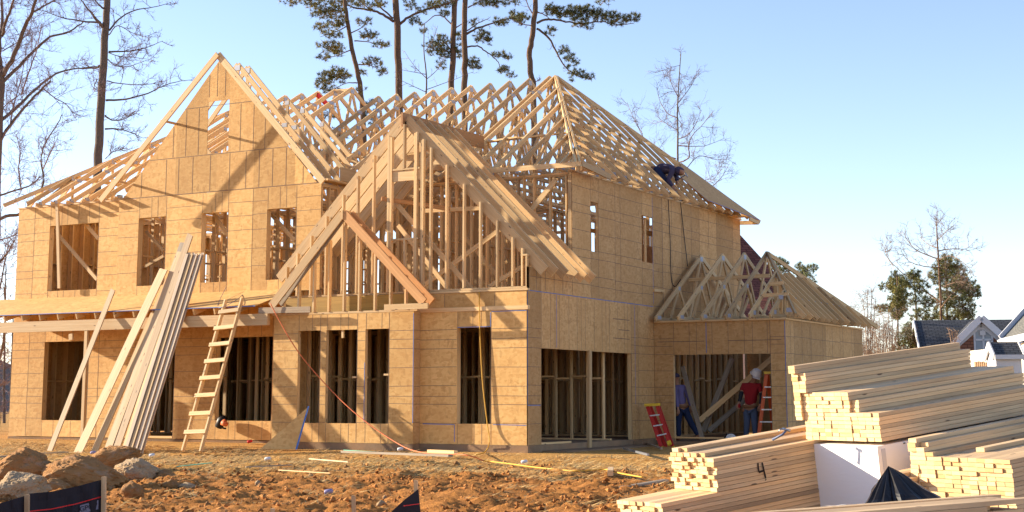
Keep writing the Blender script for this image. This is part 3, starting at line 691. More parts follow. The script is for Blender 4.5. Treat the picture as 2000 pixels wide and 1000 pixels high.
def hp(y, z, o=0): return V((.40 - (z - 5.85) + o * .707, y, z + o * .707))
mb = MB(); mb.poly([hp(8.94, 6.62, .085), hp(9.23, 5.97, .085), hp(12.66, 5.80, .085), hp(11.6, 6.55, .085), hp(10.55, 7.24, .085)], .014, (1, 0, 1)); 
A = hp(8.94, 6.62, .087); Bq = hp(9.23, 5.97, .087); Cq = hp(12.66, 5.80, .087); dd = hp(8.96, 6.62, .087) - A
for a, b in ((A, Bq), (Bq, Cq), (Cq, hp(10.55, 7.24, .087))):
    s = V((0, .022, 0)) if a is A else V((-.02, 0, .02)); mb.quad([a, b, b + s, a + s], None, 1)
mb.obj('roof_sheathing', ['osb_shade', 'blueink'], HOUSE)
B1('fascia', HOUSE, (.46, 12.0, 5.84), (.46, 12.72, 5.80), .11, .04, n=(1, 0, 0)); B1('fascia', HOUSE, (.44, 12.70, 5.80), (-.6, 12.70, 5.84), .11, .04, n=(0, 1, 0))
# left hip: flat-topped step-down trusses and the hip line
HL = V((-16.02, .66, 5.95)); PL = V((-12.4, 6.6, 9.47))
B1('hip_rafter', HOUSE, HL, PL, .10, .045, n=(1, -1, .2))
for k, X in enumerate((-12.9, -13.45, -14.0, -14.55, -15.1)):
    t = (X - HL.x) / (PL.x - HL.x); e = HL.lerp(PL, t); yb = 12.6 - (e.y - .62)
    P = lambda s, z, o=0, X=X: V((X + o, s, z))
    sg = [((.62, 5.93), (e.y, e.z), .11), ((e.y, e.z), (yb, e.z), .10), ((yb, e.z), (12.6, 5.93), .10), ((.9, 5.95), (12.3, 5.95))]
    for q in (e.y, e.y + 1.5, e.y + 3.2):
        if q < yb: sg += [((q, e.z - .04), (q, 5.97), .08), ((q, e.z - .06), (q - 1.1, 5.97), .07)]
    truss(P, (1, 0, 0), sg, [(e.y, e.z - .05, .16, .14), (1.1, 6.0, .2, .11), ((.62 + e.y) / 2, (5.93 + e.z) / 2, .2, .1)])
for y in (1.5, 2.3, 3.1, 4.0, 5.0, 6.0):
    P = lambda s, z, o=0, y=y: V((s, y + o, z)); zt = 5.93 + (y - .62) * .595
    truss(P, (0, 1, 0), [((-16.05, 5.95), (-16.05 + (zt - 5.9), zt), .10), ((-15.8, 5.95), (-16.05 + (zt - 5.9), 5.95))], [], 'jack_truss')
for X in (-11.6, -11.1): # tails beside the gable
    truss(lambda s, z, o=0, X=X: V((X + o, s, z)), (1, 0, 0), [((1.0, 6.15), (4.2, 8.05), .1)], [], 'jack_truss')
for X in (-12.35,):
    truss(lambda s, z, o=0, X=X: V((X + o, s, z)), (1, 0, 0), [((.62, 5.93), (6.6, 9.47), .11), ((.9, 5.95), (6, 5.95)), ((2.2, 6.8), (2.2, 5.96), .08), ((2.2, 6.8), (3.4, 5.96), .08)], [(1.1, 6.0, .2, .11)])
# left front gable: trusses behind the wall, leaning barge rafters, lookouts
for y, tail in ((.895, False), (1.54, True), (1.92, True)):
    P = lambda s, z, o=0, y=y: V((s, y + o, z)); zt = 9.07 if not tail else 9.22
    t1 = .04 if not tail else .45
    def sl(x, zt=zt): return zt - .07 - 1.078 * abs(x + 9.0)
    sg = [((-9.0, zt - .07), (-12.0 - t1 * .8, sl(-12.0 - t1 * .8)), .12), ((-9.0, zt - .07), (-6.0 + t1, sl(-6.0 + t1)), .12), ((-12.0, 5.93), (-6.0, 5.93))]
    if tail: sg += [((-9.0, zt - .2), (-9.0, 5.95), .09), ((-10.5, sl(-10.5) - .1), (-10.5, 5.95), .09), ((-10.5, sl(-10.5) - .1), (-9.1, 5.95), .08), ((-7.5, sl(-7.5) - .1), (-8.9, 5.95), .08), ((-7.5, sl(-7.5) - .1), (-7.5, 5.95), .09), ((-8.6, 8.6), (-9.4, 5.95), .08)]
    truss(P, (0, 1, 0), sg, [(-9.0, zt - .16, .2, .16), (-6.05, 5.99, .2, .14), (-7.5, sl(-7.5) - .05, .18, .12), (-10.5, sl(-10.5) - .05, .16, .12)] if tail else [])
for y, z0 in ((2.6, 8.35), (3.05, 8.2), (3.5, 7.9)):
    P = lambda s, z, o=0, y=y: V((s, y + o, z)); xs_ = -9.0 + (9.15 - z0) / 1.078
    truss(P, (0, 1, 0), [((xs_, z0), (-5.75, 9.15 - 1.078 * 3.25), .11), ((xs_, z0), (xs_, 7.2), .09), ((-7.0, 6.9), (-7.0, 6.0), .08)], [(xs_, z0 - .06, .15, .12), (-6.4, 6.25, .2, .12)], 'jack_truss')
B1('barge_rafter', HOUSE, (-8.62, .32, 9.12), (-12.24, .32, 5.80), .14, .04, n=(0, 1, 0)); B1('barge_rafter', HOUSE, (-8.64, .36, 9.12), (-5.45, .36, 5.80), .16, .045, n=(0, 1, 0))
B1('lookout', HOUSE, (-10.34, .34, 7.66), (-10.34, .86, 7.66), .09, .04, n=(0, 0, 1)); B1('lookout', HOUSE, (-11.85, .34, 6.28), (-11.85, .86, 6.28), .09, .04)
mb = MB(); mb.box((-6.02, .9, 5.93), (-5.72, 2.1, 5.975)); mb.box((-5.75, 1.4, 5.98), (-5.70, 2.0, 6.3)); mb.obj('eave_board', 'wood', HOUSE)
# bay roof on the right: four trusses and a steep hip
for k, X in enumerate((.18, .77, 1.36, 1.96)):
    P = lambda s, z, o=0, X=X: V((X + o, s, z)); f = (6.08, 2.80); p = (9.08, 4.56); b = (12.95, 2.80)
    L = lambda t: (f[0] + (p[0] - f[0]) * t, f[1] + (p[1] - f[1]) * t - .04); Rr = lambda t: (b[0] + (p[0] - b[0]) * t, b[1] + (p[1] - b[1]) * t - .04)
    sg = [(f, p, .12), (b, p, .12), ((6.2, 2.83), (12.8, 2.83)), (L(1), (8.2, 2.84), .09), (L(1), (10.1, 2.84), .09), (L(.5), (8.2, 2.84), .09), (Rr(.5), (10.1, 2.84), .09), (L(.5), (7.0, 2.84), .08), (Rr(.5), (11.4, 2.84), .08)]
    truss(P, (1, 0, 0), sg, [(9.08, 4.49, .22, .14), (*L(.5), .16, .11), (6.3, 2.86, .26, .1), (8.2, 2.86, .16, .1)])
B1('lateral_brace', HOUSE, (.1, 8.45, 3.92), (2.2, 8.55, 3.95), .09, .038, n=(0, 1, 0))
hb_ = lambda y: 2.80 + (1.76 * (y - 6.08) / 3.0 if y < 9.08 else 1.76 * (12.95 - y) / 3.87)
HB = V((3.66, 6.10, 2.82)); PB = V((1.98, 9.08, 4.56))
B1('hip_rafter', HOUSE, HB, PB, .10, .045, n=(1, 1, .2)); B1('hip_rafter', HOUSE, (3.66, 12.9, 2.82), PB, .10, .045, n=(1, -1, .2))
for X in (2.55, 3.05):
    t = (HB.x - X) / (HB.x - PB.x); e = HB.lerp(PB, t)
    truss(lambda s, z, o=0, X=X: V((X + o, s, z)), (1, 0, 0), [((6.08, 2.82), (e.y, e.z), .11), ((6.2, 2.85), (e.y + .1, 2.85)), ((e.y, e.z), (e.y, 2.87), .09)], [(6.4, 2.92, .2, .12), (e.y - .05, e.z - .08, .2, .12)], 'jack_truss')
y = 6.75; k = 0
while y < 12.7:
    P = lambda s, z, o=0, y=y: V((s, y + o, z)); zt = min(hb_(y) - .05, 4.05 if k % 2 else 3.98); xt = 3.66 - (zt - 2.8) * .98
    sg = [((3.66, 2.80), (xt, zt), .13), ((3.5, 2.85), (xt, 2.85)), ((xt, zt), (xt, 2.87), .09)]
    if zt > 3.5: sg += [((3.1, 3.3), (3.1, 2.87), .08), ((3.1, 3.3), (xt + .1, 2.87), .08)]
    truss(P, (0, 1, 0), sg, [(3.3, 2.98, .18, .12), (3.1, 3.28, .12, .12)], 'jack_truss'); y += .5; k += 1
pp = MB()
for (y, z) in ((6.62, 3.42), (6.6, 3.05)): pass
pb('tie_beam', 1490, 577, 1540, 575, 6.9, .09); pb('tie_beam', 1503, 555, 1530, 553, 7.4, .09)
B1('block', HOUSE, (.02, 5.35, 3.36), (.02, 5.75, 3.36), .07, .04, n=(1, 0, 0)) if False else B1('block', HOUSE, at(1277, 567, 'X', .02), at(1297, 569, 'X', .02), .07, .04, n=(1, 0, 0))
st = stuff.obj('stud', 'wood', HOUSE); st['kind'] = 'stuff'
# ------------------------------------------------------------------ things leaning on the porch
def atp(x, y, p0, n):
    d = ray(x, y); p0 = V(p0); n = V(n); return CAM + d * ((p0 - CAM).dot(n) / d.dot(n))
LN = V((0, 1, -.355)); LP = V((0, -1.72, -.27))
def lean(name, label, x0, y0, x1, y1, wpx, m, off=0, cut=0, group=None, th=.03):
    p0 = V((0, -1.72 - off, -.27)); a = atp(x0, y0, p0, LN); b = atp(x1, y1, p0, LN)
    a.z = gz(a.x, a.y) - .02
    o = B1(name, None, a, b, wpx / 84, th, n=LN, mats=m, cut1=cut)
    return tag(o, label, 'board', group)
lean('leaning_board', 'single pale board with angled top leaning on the porch eave, farthest left', 96, 880, 221, 566, 13, 'pale', 0, .06)
lean('leaning_board', 'wide pale board between the lone board and the pale stack, its top lower', 152, 882, 320, 526, 21, 'pale', .02)
lean('leaning_board', 'brown shaded board leaning just right of the wide pale one', 184, 881, 330, 545, 17, 'wood', -.12)
lean('leaning_board', 'warm tan board leaning behind the tallest plank', 208, 881, 352, 492, 18, 'pale', -.06)
lean('leaning_board', 'weathered grey board leaning behind the tallest plank', 218, 881, 358, 474, 16, 'wood2', -.08)
lean('tall_plank', 'tallest pale plank of the leaning stack, its slanted top highest', 224, 882, 372, 458, 16, 'pale', .03, .07)
for i in range(9):
    m = 'primed' if i % 3 else 'wood'
    lean('trim_board', 'narrow whitish trim board in the tight leaning stack', 238 + i * 4.7, 882, 361 + i * 4.4, 494 + (i % 2) * 2, 7.5, m, .03 - .012 * i + (.03 if i % 2 else 0), group='whitish trim boards leaning in a tight stack', th=.018)
# home-made wooden ladder
lad = thing('wooden_ladder', 'site built wooden ladder of two rails leaning on the porch eave', 'ladder', gat(375, 881))
def ladder_child(o): o.parent = lad; o.location = -lad.location; return o
l0, l1 = atp(357, 881, LP, LN), atp(441, 586, LP, LN); r0, r1 = atp(392, 882, LP, LN), atp(473, 583, LP, LN)
for a, b in ((l0, l1), (r0, r1)): ladder_child(B1('rail', None, a, b, .04, .089, n=LN))
for yy in (609, 642, 675, 708, 741, 775, 810, 845):
    t = (881 - yy) / (881 - 584); a = l0.lerp(l1, t); b = r0.lerp(r1, t); e = (b - a).normalized() * .05; c = V((0, -.065, 0))
    ladder_child(B1('rung', None, a - e + c, b + e + c + V((0, 0, .02)), .089, .038, n=LN, mats='wood'))
# offcut sheet leaning on the bay
p0 = (-6.6, -1.45, -.2); nn = V((-.40, 1, -.30))
mb = MB(); A, Bq, Cq = atp(508, 877, p0, nn), atp(604, 793, p0, nn), atp(580, 878, p0, nn)
mb.poly([A, Cq, Bq], .015, (.4, -1, .3)); mb.quad([Cq + V((-.03, -.02, 0)), Cq + V((.012, -.012, 0)), Bq + V((.012, -.012, 0)), Bq + V((-.02, -.02, 0))], None, 1)
tag(mb.obj('sheathing_offcut', ['osb', 'blueink']), 'triangular sheathing offcut leaning on the front bay, one edge blue', 'board')
# nail gun on the window sill
p = at(436, 826, 'Y', .78); ng = thing('nail_gun', 'black and orange nail gun hanging below the left window sill', 'tool', p)
MB().tube([(-.14, 0, -.10), (-.05, 0, .06), (.06, 0, .10)], [.09, .11, .07], 10).obj('body', 'black', ng, True)
MB().tube([(.04, -.05, .02), (.15, -.05, -.04)], [.085, .05], 8).obj('cap', 'cord', ng, True); MB().tube([(-.05, 0, -.05), (0, 0, -.12), (.08, 0, -.13)], .022, 6).obj('handle', 'black', ng, True)
# hoses and cords
def path(pts, r, name, m, label, cat='cord', sub=6):
    pp_ = [V(p) for p in pts]; out = []
    for i in range(len(pp_) - 1):
        a, b, c, d = pp_[max(i - 1, 0)], pp_[i], pp_[i + 1], pp_[min(i + 2, len(pp_) - 1)]
        for k in range(sub):
            t = k / sub; out.append(.5 * ((2 * b) + (c - a) * t + (2 * a - 5 * b + 4 * c - d) * t * t + (3 * b - a - 3 * c + d) * t ** 3))
    out.append(pp_[-1]); return tag(MB().tube(out, r, 6).obj(name, m, None, True), label, cat)
path([at(528, 592, 'Y', -.55), at(545, 625, 'Y', -.5), at(583, 688, 'Y', -.45), at(640, 755, 'Y', -.5), at(700, 812, 'Y', -.6), at(770, 862, 'Y', -.8), gat(820, 883, .03), gat(905, 888, .05), gat(945, 900, .06)], .011, 'extension_cord', 'cord', 'orange cord running down from the small gable to the ground')
path([gat(945, 900, .06), gat(990, 905, .08), gat(1040, 912, .09), gat(1090, 917, .1), gat(1130, 920, .1), gat(1180, 917, .1), gat(1215, 925, .1), gat(1255, 932, .1)], .013, 'air_hose', 'yhose', 'yellow hose lying across the clay toward the lumber', 'hose')
path([at(936, 570, 'Y', -.03), at(937, 640, 'Y', -.04), at(942, 740, 'Y', -.05), at(952, 830, 'Y', -.05), at(956, 862, 'Y', -.1), gat(948, 882, .02), gat(930, 888, .03)], .011, 'air_hose', 'yhose', 'yellow hose hanging in front of the tall front window', 'hose')
path([at(478, 572, 'Y', .8), at(455, 590, 'Y', -.5), at(425, 600, 'Y', -.5), gat(0, 0) if False else at(442, 560, 'Y', .7)], .006, 'thin_cord', 'handle', 'thin dark cord looped over the porch roof')
path([at(1305, 390, 'X', .05), at(1309, 470, 'X', .03), at(1311, 540, 'X', .03), at(1318, 560, 'X', .05), at(1330, 545, 'X', .3)], .01, 'air_hose', 'black', 'dark hose hanging from the roofer down the right wall', 'hose')
path([at(1329, 395, 'X', .05), at(1335, 450, 'X', .03), at(1343, 520, 'X', .05)], .01, 'air_hose', 'black', 'second dark hose hanging on the right wall, nearer the garage roof', 'hose')
# ------------------------------------------------------------------ fibreglass ladders
def stepladder(name, label, P, rails, steps, m, capw):
    t = thing(name, label, 'ladder', (0, 0, 0))
    for a, b in rails: B1('rail', t, P(*a), P(*b), .085, .04, n=(.3, -1, 0), mats=m)
    for a, b in steps: B1('step', t, P(*a), P(*b), .07, .028, n=(0, 0, 1), mats='alu')
    B1('cap', t, P(*capw[0]), P(*capw[1]), .16, .06, n=(0, 0, 1), mats='yellow')
    for a, b in rails:
        q = P(*b); e = (q - P(*a)).normalized(); B1('foot', t, q - e * .09, q + e * .01, .09, .05, n=(.3, -1, 0), mats='yellow')
    return t
def PL1(x, y, k=0): return at(x, y, 'Y', 5.3 - (y - 790) / 90 * .55 + k)
stepladder('red_stepladder', 'folded red stepladder with yellow top leaning on the wall outside the garage bay', PL1,
           [((1265, 794), (1294, 880)), ((1284, 793), (1308, 868)), ((1270, 793, .25), (1304, 882, .2)), ((1286, 792, .25), (1316, 879, .2))],
           [((1270, 812), (1289, 810)), ((1277, 832), (1295, 829)), ((1284, 851), (1302, 847))], 'ladderred', ((1261, 791), (1287, 790)))
def PL2(x, y, k=0): return at(x, y, 'Y', 7.0 + k)
stepladder('orange_stepladder', 'open orange stepladder with yellow cap standing inside the garage bay', PL2,
           [((1497, 731), (1481, 859)), ((1512, 731), (1530, 859)), ((1499, 731, .1), (1511, 852, .6)), ((1510, 731, .1), (1526, 851, .6))],
           [((1494, 756), (1515, 756)), ((1491, 776), (1518, 776)), ((1488, 800), (1521, 800)), ((1485, 824), (1524, 824)), ((1482, 849), (1528, 849))], 'ladderorange', ((1494, 728), (1516, 728)))
# braces inside the garage bay
def pbt(x0, y0, Y0, x1, y1, Y1, wd, m='wood'): return B1('brace', HOUSE, at(x0, y0, 'Y', Y0), at(x1, y1, 'Y', Y1), wd, .04, n=(0, 1, 0), mats=m)
pbt(1366, 822, 7.6, 1508, 700, 8.6, .13); pbt(1374, 842, 7.9, 1430, 700, 8.4, .13, 'wood2'); pbt(1384, 842, 7.9, 1456, 780, 8.7, .12, 'wood2'); pbt(1333, 716, 7.1, 1373, 861, 6.6, .10, 'wood2')
# circular saw
p = at(1428, 858, 'Y', 6.0); saw = thing('circular_saw', 'circular saw resting on the slab edge at the garage opening', 'saw', p)
MB().lathe((0, -.01, 0), [(.02, -.012), (.105, -.01), (.105, .01), (.02, .012)], 20, ax=(0, 1, 0)).obj('blade', 'alu', saw)
MB().lathe((0, .03, 0), [(.03, -.03), (.06, -.03), (.06, .09), (.03, .1)], 12, ax=(0, 1, 0)).obj('motor', 'steel', saw)
g = MB()
for i in range(9):
    a0 = .3 + i * .28; a1 = a0 + .29
    g.quad([(math.cos(a0) * .085, -.03, math.sin(a0) * .085), (math.cos(a1) * .085, -.03, math.sin(a1) * .085), (math.cos(a1) * .125, -.03, math.sin(a1) * .125), (math.cos(a0) * .125, -.03, math.sin(a0) * .125)])
    g.quad([(math.cos(a0) * .125, -.03, math.sin(a0) * .125), (math.cos(a1) * .125, -.03, math.sin(a1) * .125), (math.cos(a1) * .125, .02, math.sin(a1) * .125), (math.cos(a0) * .125, .02, math.sin(a0) * .125)])
g.obj('guard', 'white', saw); MB().tube([(-.02, .05, .06), (-.12, .05, .12), (-.18, .05, .02)], .02, 6).obj('handle', 'black', saw)
# ------------------------------------------------------------------ lumber stacks
YW_L = math.radians(27); PT = math.radians(6.5)
def frame(yaw, pitch, roll=0):
    l = V((math.sin(yaw) * math.cos(pitch), math.cos(yaw) * math.cos(pitch), math.sin(pitch)))
    s = V((-math.cos(yaw), math.sin(yaw), 0)); u = l.cross(s).normalized(); return l, s, u
def bvar(L, w, t, m='stack'):
    mb = MB(); mb.board((0, 0, 0), (L, 0, 0), w - .001, t - .0018, (0, 0, 1), 0, 1, tone=R_.random()); return mb.mesh('board', [m, 'end'])
from mathutils import Matrix
def bundle(label, corner, yaw, pitch, cells, w=.089, t=.038, L=4.9, group=None, m='stack', lfun=None, cap_=98, jit=.02, cat='lumber stack', name='lumber_bundle'):
    """cells: list of (column from the right, row from the bottom, extra offset along the length)"""
    l, s, u = frame(yaw, pitch); root = thing(name, label, cat, corner, 0, group)
    var = [bvar(L, w - .0015, t - .0012, m) for _ in range(10)]; Mx = Matrix((l, s, u)).transposed()
    cells = sorted(cells, key=lambda c: (c[0] > 1) + (c[1] < 3)); rest = MB()
    for n_, (i, j, o) in enumerate(cells):
        off = l * (R_.uniform(-jit, jit) + o) + s * (w * (i + .5) + (R_.uniform(-.002, .003) if i == 0 else 0)) + u * (t * (j + .5))
        if n_ < cap_:
            b = bpy.data.objects.new('board', R_.choice(var)); C.objects.link(b); b.parent = root
            b.matrix_local = Matrix.Translation(off) @ Mx.to_4x4()
        else:
            a = off; rest.board(a, a + l * L, w - .002, t - .002, u, 0, 1)
    if rest.f: rest.obj('board', [m, 'end'], root)['kind'] = 'stuff'
    return root, l, s, u
def cells(cols, h, o=0, r0=0): return [(i, j, o) for i in cols for j in range(r0, h)]
# bundle marked 4
c4 = atd(1402, 961, 14.0)
b4, l4, s4, u4 = bundle('strapped bundle of sawn boards with a black hand drawn 4 on its side', c4, YW_L, PT, cells(range(7), 8) + [(i, 8, .02) for i in (2, 3, 4, 5, 6)] + [(6, 9, .02), (5, 9, .05)], L=4.9, jit=.028)
P4 = lambda x, y: atp(x, y, c4 - s4 * .0032, s4)
for pts in ([(1480.5, 904), (1481, 913), (1482.4, 922.4), (1492.5, 918.6)], [(1488.5, 903.5), (1491, 914), (1495.7, 934.4)], [(1495.3, 936.3), (1496.1, 938)]):
    if pts[0][0] == 1480.5: mk = MB()
    for a, b in zip(pts, pts[1:]): mk.board(P4(*a), P4(*b), .018, .0012, s4)
o = mk.obj('number_mark', 'marker'); o.parent = b4; o.location = -V(b4.location)
# bundle under it, sticking out to the left
def slide(c, l, s, x):     # point on the line c + l*k whose projection has the photo x
    lo, hi = -4, 4
    for _ in range(40):
        k = (lo + hi) / 2; v = c + l * k - CAM; px = CX + FPX * v.dot(RT) / v.dot(FW)
        if px < x: lo = k
        else: hi = k
    return c + l * ((lo + hi) / 2)
c5 = slide(c4 - u4 * .002, l4, s4, 1297) - u4 * (.038 * 14) - l4 * .03
bundle('lowest bundle of sawn boards, jutting out left beneath the bundle marked 4', c5, YW_L, PT, cells(range(7), 14), L=5.6, jit=.02)
# white wrapped package and what lies on it
cw = atd(1713, 872, 14.3); lw, sw, uw = frame(YW_L, PT)
wp = thing('wrapped_package', 'lumber package in tight white plastic wrap under the tall board stack', 'package', cw)
def wp_box(name, m, s0, s1, z0, z1, l0, l1, bev=0):
    mb = MB(); c = lambda a, b, d: lw * a + sw * b + uw * d
    n = 14; 
    P8 = [[c(a, b, d) for a in (l0, l1)] for b in (s0, s1) for d in (z0, z1)]
    (p000, p100), (p001, p101), (p010, p110), (p011, p111) = P8
    for q in ((p000, p010, p011, p001), (p100, p101, p111, p110), (p000, p001, p101, p100), (p010, p110, p111, p011), (p001, p011, p111, p101), (p000, p100, p110, p010)): mb.quad(q, [(0, 0), (1, 0), (1, 1), (0, 1)])
    return mb.obj(name, m, wp)
wp_box('wrap', 'wrap', 0, .90, -.95, 0, 0, 4.9)
wp_box('printed_band', 'bluewrap', -.003, -.001, -.11, -.012, 1.1, 4.8)
wp_box('corner_fold', 'white', -.005, -.0015, -.9, -.03, .05, .10)
for k in range(7): # staples and small marks
    wp_box('staple', 'black', -.008, -.0035, -.022, -.014, .35 + k * .55, .375 + k * .55)
cu = atd(1722, 866, 14.3) + uw * .012
uc = cells(range(0, 11), 7) + cells((3,), 10, .03, 7) + cells(range(4, 11), 12, .0, 7) + cells((10,), 17, -.02, 12) + cells((11,), 17, -.03, 5) + cells((11,), 19, -.06, 17)
bundle('tall stepped stack of long sawn boards on the white wrapped package', cu, YW_L, PT, uc, L=2.46, w=.0865, jit=.009)
# right-hand bundle
cr_top = atd(1974, 898, 13.3); lr, sr, ur = frame(YW_L, PT)
cr = cr_top - ur * (.038 * 13)
rc = cells(range(12), 13) + cells((10, 11), 15, .0, 13) + [(11, 15, 0), (11, 16, .0), (10, 15, .05), (6, 13, .35), (9, 13, .0)]
bundle('stepped bundle of sawn boards at the right, behind the black plastic', cr, YW_L, PT, rc, L=4.9, w=.0905, jit=.012)
# small stack seen between the wrapped package and the black plastic
cs = atd(1782, 925, 13.9)
bundle('short low stack of boards tucked between white package and black plastic', cs - uw * .15, YW_L, PT, cells(range(3), 4) , L=2.4, jit=.1)
# front stack along the bottom edge
yf = math.radians(49.7) - YAW
lf, sf, uf = frame(yf, 0)
e0 = atd(1960, 970, 12.2)
cf = e0 - lf * 5.2 - uf * (.038 * 6)
root, _, _, _ = bundle('low front stack of long boards along the bottom right', cf + sf * -.2, yf, 0, [(i, j, R_.uniform(-.5, .12) if j > 3 else R_.uniform(-.05, .2)) for i in range(8) for j in range(5)] + [(1, 5, .0), (2, 5, -.02), (0, 5, .25), (4, 5, .3)], L=5.1, jit=.02)
# black plastic
def sheet(name, label, apex, base, m, folds=9, seed=1, cat='plastic sheet', h2=.0):
    mb = MB(); rr = random.Random(seed); n = 64; rows = 14; ring = []; am = [NZ.noise(V((math.cos(q / 64 * 2 * PI) * 1.7, math.sin(q / 64 * 2 * PI) * 1.7, seed))) * 1.2 + NZ.noise(V((math.cos(q / 64 * 2 * PI) * 5, math.sin(q / 64 * 2 * PI) * 5, seed))) * 1.0 for q in range(64)]
    for r in range(rows + 1):
        t = r / rows; row = []
        for i in range(n):
            a = i / n * len(base); k = int(a) % len(base); f = a - int(a); bp = V(base[k]).lerp(V(base[(k + 1) % len(base)]), f)
            p = V(apex).lerp(bp, t); out = (bp - V(apex)); out.z = 0
            fo = am[i] * .13 * (t * .8 + .2 * math.sqrt(t)) + NZ.noise(p * 7 + V((seed, 0, 0))) * .07 * t * (1.3 - t) + abs(NZ.noise(p * 13)) * .035 * t
            p = p + out.normalized() * fo + V((0, 0, NZ.noise(p * 4) * .05 * t)); row.append(p)
        ring.append(row)
    for r in range(rows):
        for i in range(n): mb.quad([ring[r][i], ring[r][(i + 1) % n], ring[r + 1][(i + 1) % n], ring[r + 1][i]])
    return tag(mb.obj(name, m, None, False), label, cat)
ap_ = atd(1735, 910, 13.0)
bs = [atd(1672, 1008, 12.7), atd(1750, 1012, 12.45), atd(1850, 990, 12.7), atd(1815, 965, 13.25), atd(1745, 985, 13.3), atd(1695, 990, 13.2)]
sheet('black_plastic_sheet', 'crumpled black plastic sheet peaked up in front of the white package', ap_, bs, 'tarp', 7, 2)
sheet('clear_plastic_sheet', 'milky clear plastic crumpled at the foot of the white package', atd(1650, 984, 12.9), [atd(1590, 1003, 12.8), atd(1640, 1010, 12.6), atd(1690, 1004, 12.7), atd(1690, 990, 13.0), atd(1640, 988, 13.1)], 'clear', 8, 5)
# claw hammer on the bundle marked 4
hp_ = atp(1530, 853, c4 + u4 * (.038 * 10.3) + s4 * .5, u4); hp_ = hp_ - u4 * .01; hm = thing('claw_hammer', 'claw hammer with dark handle lying on the bundle marked 4', 'hammer', hp_)
MB().tube([(-.11, 0, -.02), (-.01, 0, .03), (.03, 0, .07)], [.012, .011, .010], 8).obj('handle', 'handle', hm, True)
MB().tube([(.0, -.02, .085), (.03, 0, .075), (.06, .02, .07)], [.013, .012, .017], 8).obj('head', 'steel', hm, True); MB().tube([(.0, -.02, .085), (-.025, -.03, .075), (-.04, -.03, .055)], [.010, .007, .003], 6).obj('claw', 'steel', hm, True)
# ------------------------------------------------------------------ rocks
import bmesh
def rock(label, c, size, m='rock', seed=1, tilt=0, flat=1.0, group=None, name='rock'):
    bm = bmesh.new(); bmesh.ops.create_icosphere(bm, subdivisions=6 if size[0] > .3 else 4, radius=1)
    for v in bm.verts:
        p = v.co.copy(); n1 = NZ.noise(p * 1.1 + V((seed * 3.1, 0, 0))) * .45; n2 = NZ.noise(p * 2.6 + V((seed, 5, 0))) * .22
        cr_ = abs(NZ.noise(p * 5 + V((seed, 9, 2)))) * .22 + NZ.noise(p * 11) * .07 + NZ.noise(p * 24) * .035
        f = 1 + n1 + n2 + cr_
        q = p * f
        for k, nrm in enumerate(((.3, -.5, .8), (-.7, -.3, .6), (.6, .2, .7), (.1, -.95, .1))):   # a few broken planes
            nv = V(nrm).normalized(); d = q.dot(nv) - (.72 + .12 * math.sin(seed * 2.3 + k))
            if d > 0: q = q - nv * d * .6
        v.co = q
    me = bpy.data.meshes.new(name); bm.to_mesh(me); bm.free(); me.materials.append(M[m])
    me.polygons.foreach_set('use_smooth', [True] * len(me.polygons))
    o = bpy.data.objects.new(name, me); C.objects.link(o); o.location = c; o.scale = size; o.rotation_euler = (0, tilt, YAW + seed)
    o.rotation_euler = (0, tilt, YAW)
    return tag(o, label, 'rock', group)
def rpx(label, x0, x1, y0, y1, m, seed, tilt=0, sink=.12):
    g = gat((x0 + x1) / 2, y1 - 4); d = (g - CAM).length; k = 2940 / d; w = (x1 - x0) / k; h = (y1 - y0) / k
    return rock(label, g + V((0, 0, h / 2 - .02)) + HD * w * .2, (w / 2 * 1.02, w * .42, h / 2 * 1.12), m, seed, tilt)
rpx('large orange brown boulder at the far left', -12, 99, 886, 958, 'rock', 1)
rpx('low orange brown boulder behind the black silt fence', 84, 222, 900, 962, 'rock', 2, .12)
rpx('long knobbly rock tilted up against the orange boulder', 160, 266, 880, 925, 'rock', 6, -.28)
rpx('flat pale grey stone slab lying right of the boulders', 224, 308, 902, 946, 'rock2', 4, .08)
rpx('bright tan rough stone at the left edge beside the silt fence', -20, 72, 932, 990, 'rock2', 5, -.3)
rpx('small brown rock wedged between the boulders and fence', 62, 128, 938, 968, 'rock', 7)
rpx('small rounded tan rock below the flat stone slab', 234, 275, 948, 978, 'rock', 8)
rpx('small dirt crusted clod right of the rounded rock', 318, 352, 940, 960, 'rock', 9)
rpx('small grey stone right of the dirt crusted clod', 344, 380, 945, 960, 'rock2', 10)
rpx('pale stone lying near the bottom centre stakes', 736, 754, 980, 992, 'rock2', 11)
rpx('dark brown clod at the foot of the slab stone', 300, 345, 922, 946, 'rock', 12)
for i in range(46):    # loose clods and stones scattered
    x = R_.uniform(230, 1290); y = R_.uniform(905, 998); s = R_.uniform(4, 13)
    o = rpx('small reddish clod of clay lying loose in front of the house', x, x + s, y - s * .7, y + 2, 'rock' if R_.random() < .8 else 'rock2', 20 + i)
    o.name = 'clay_clod'; o['category'] = 'clod'; o['group'] = 'loose clods on the clay'
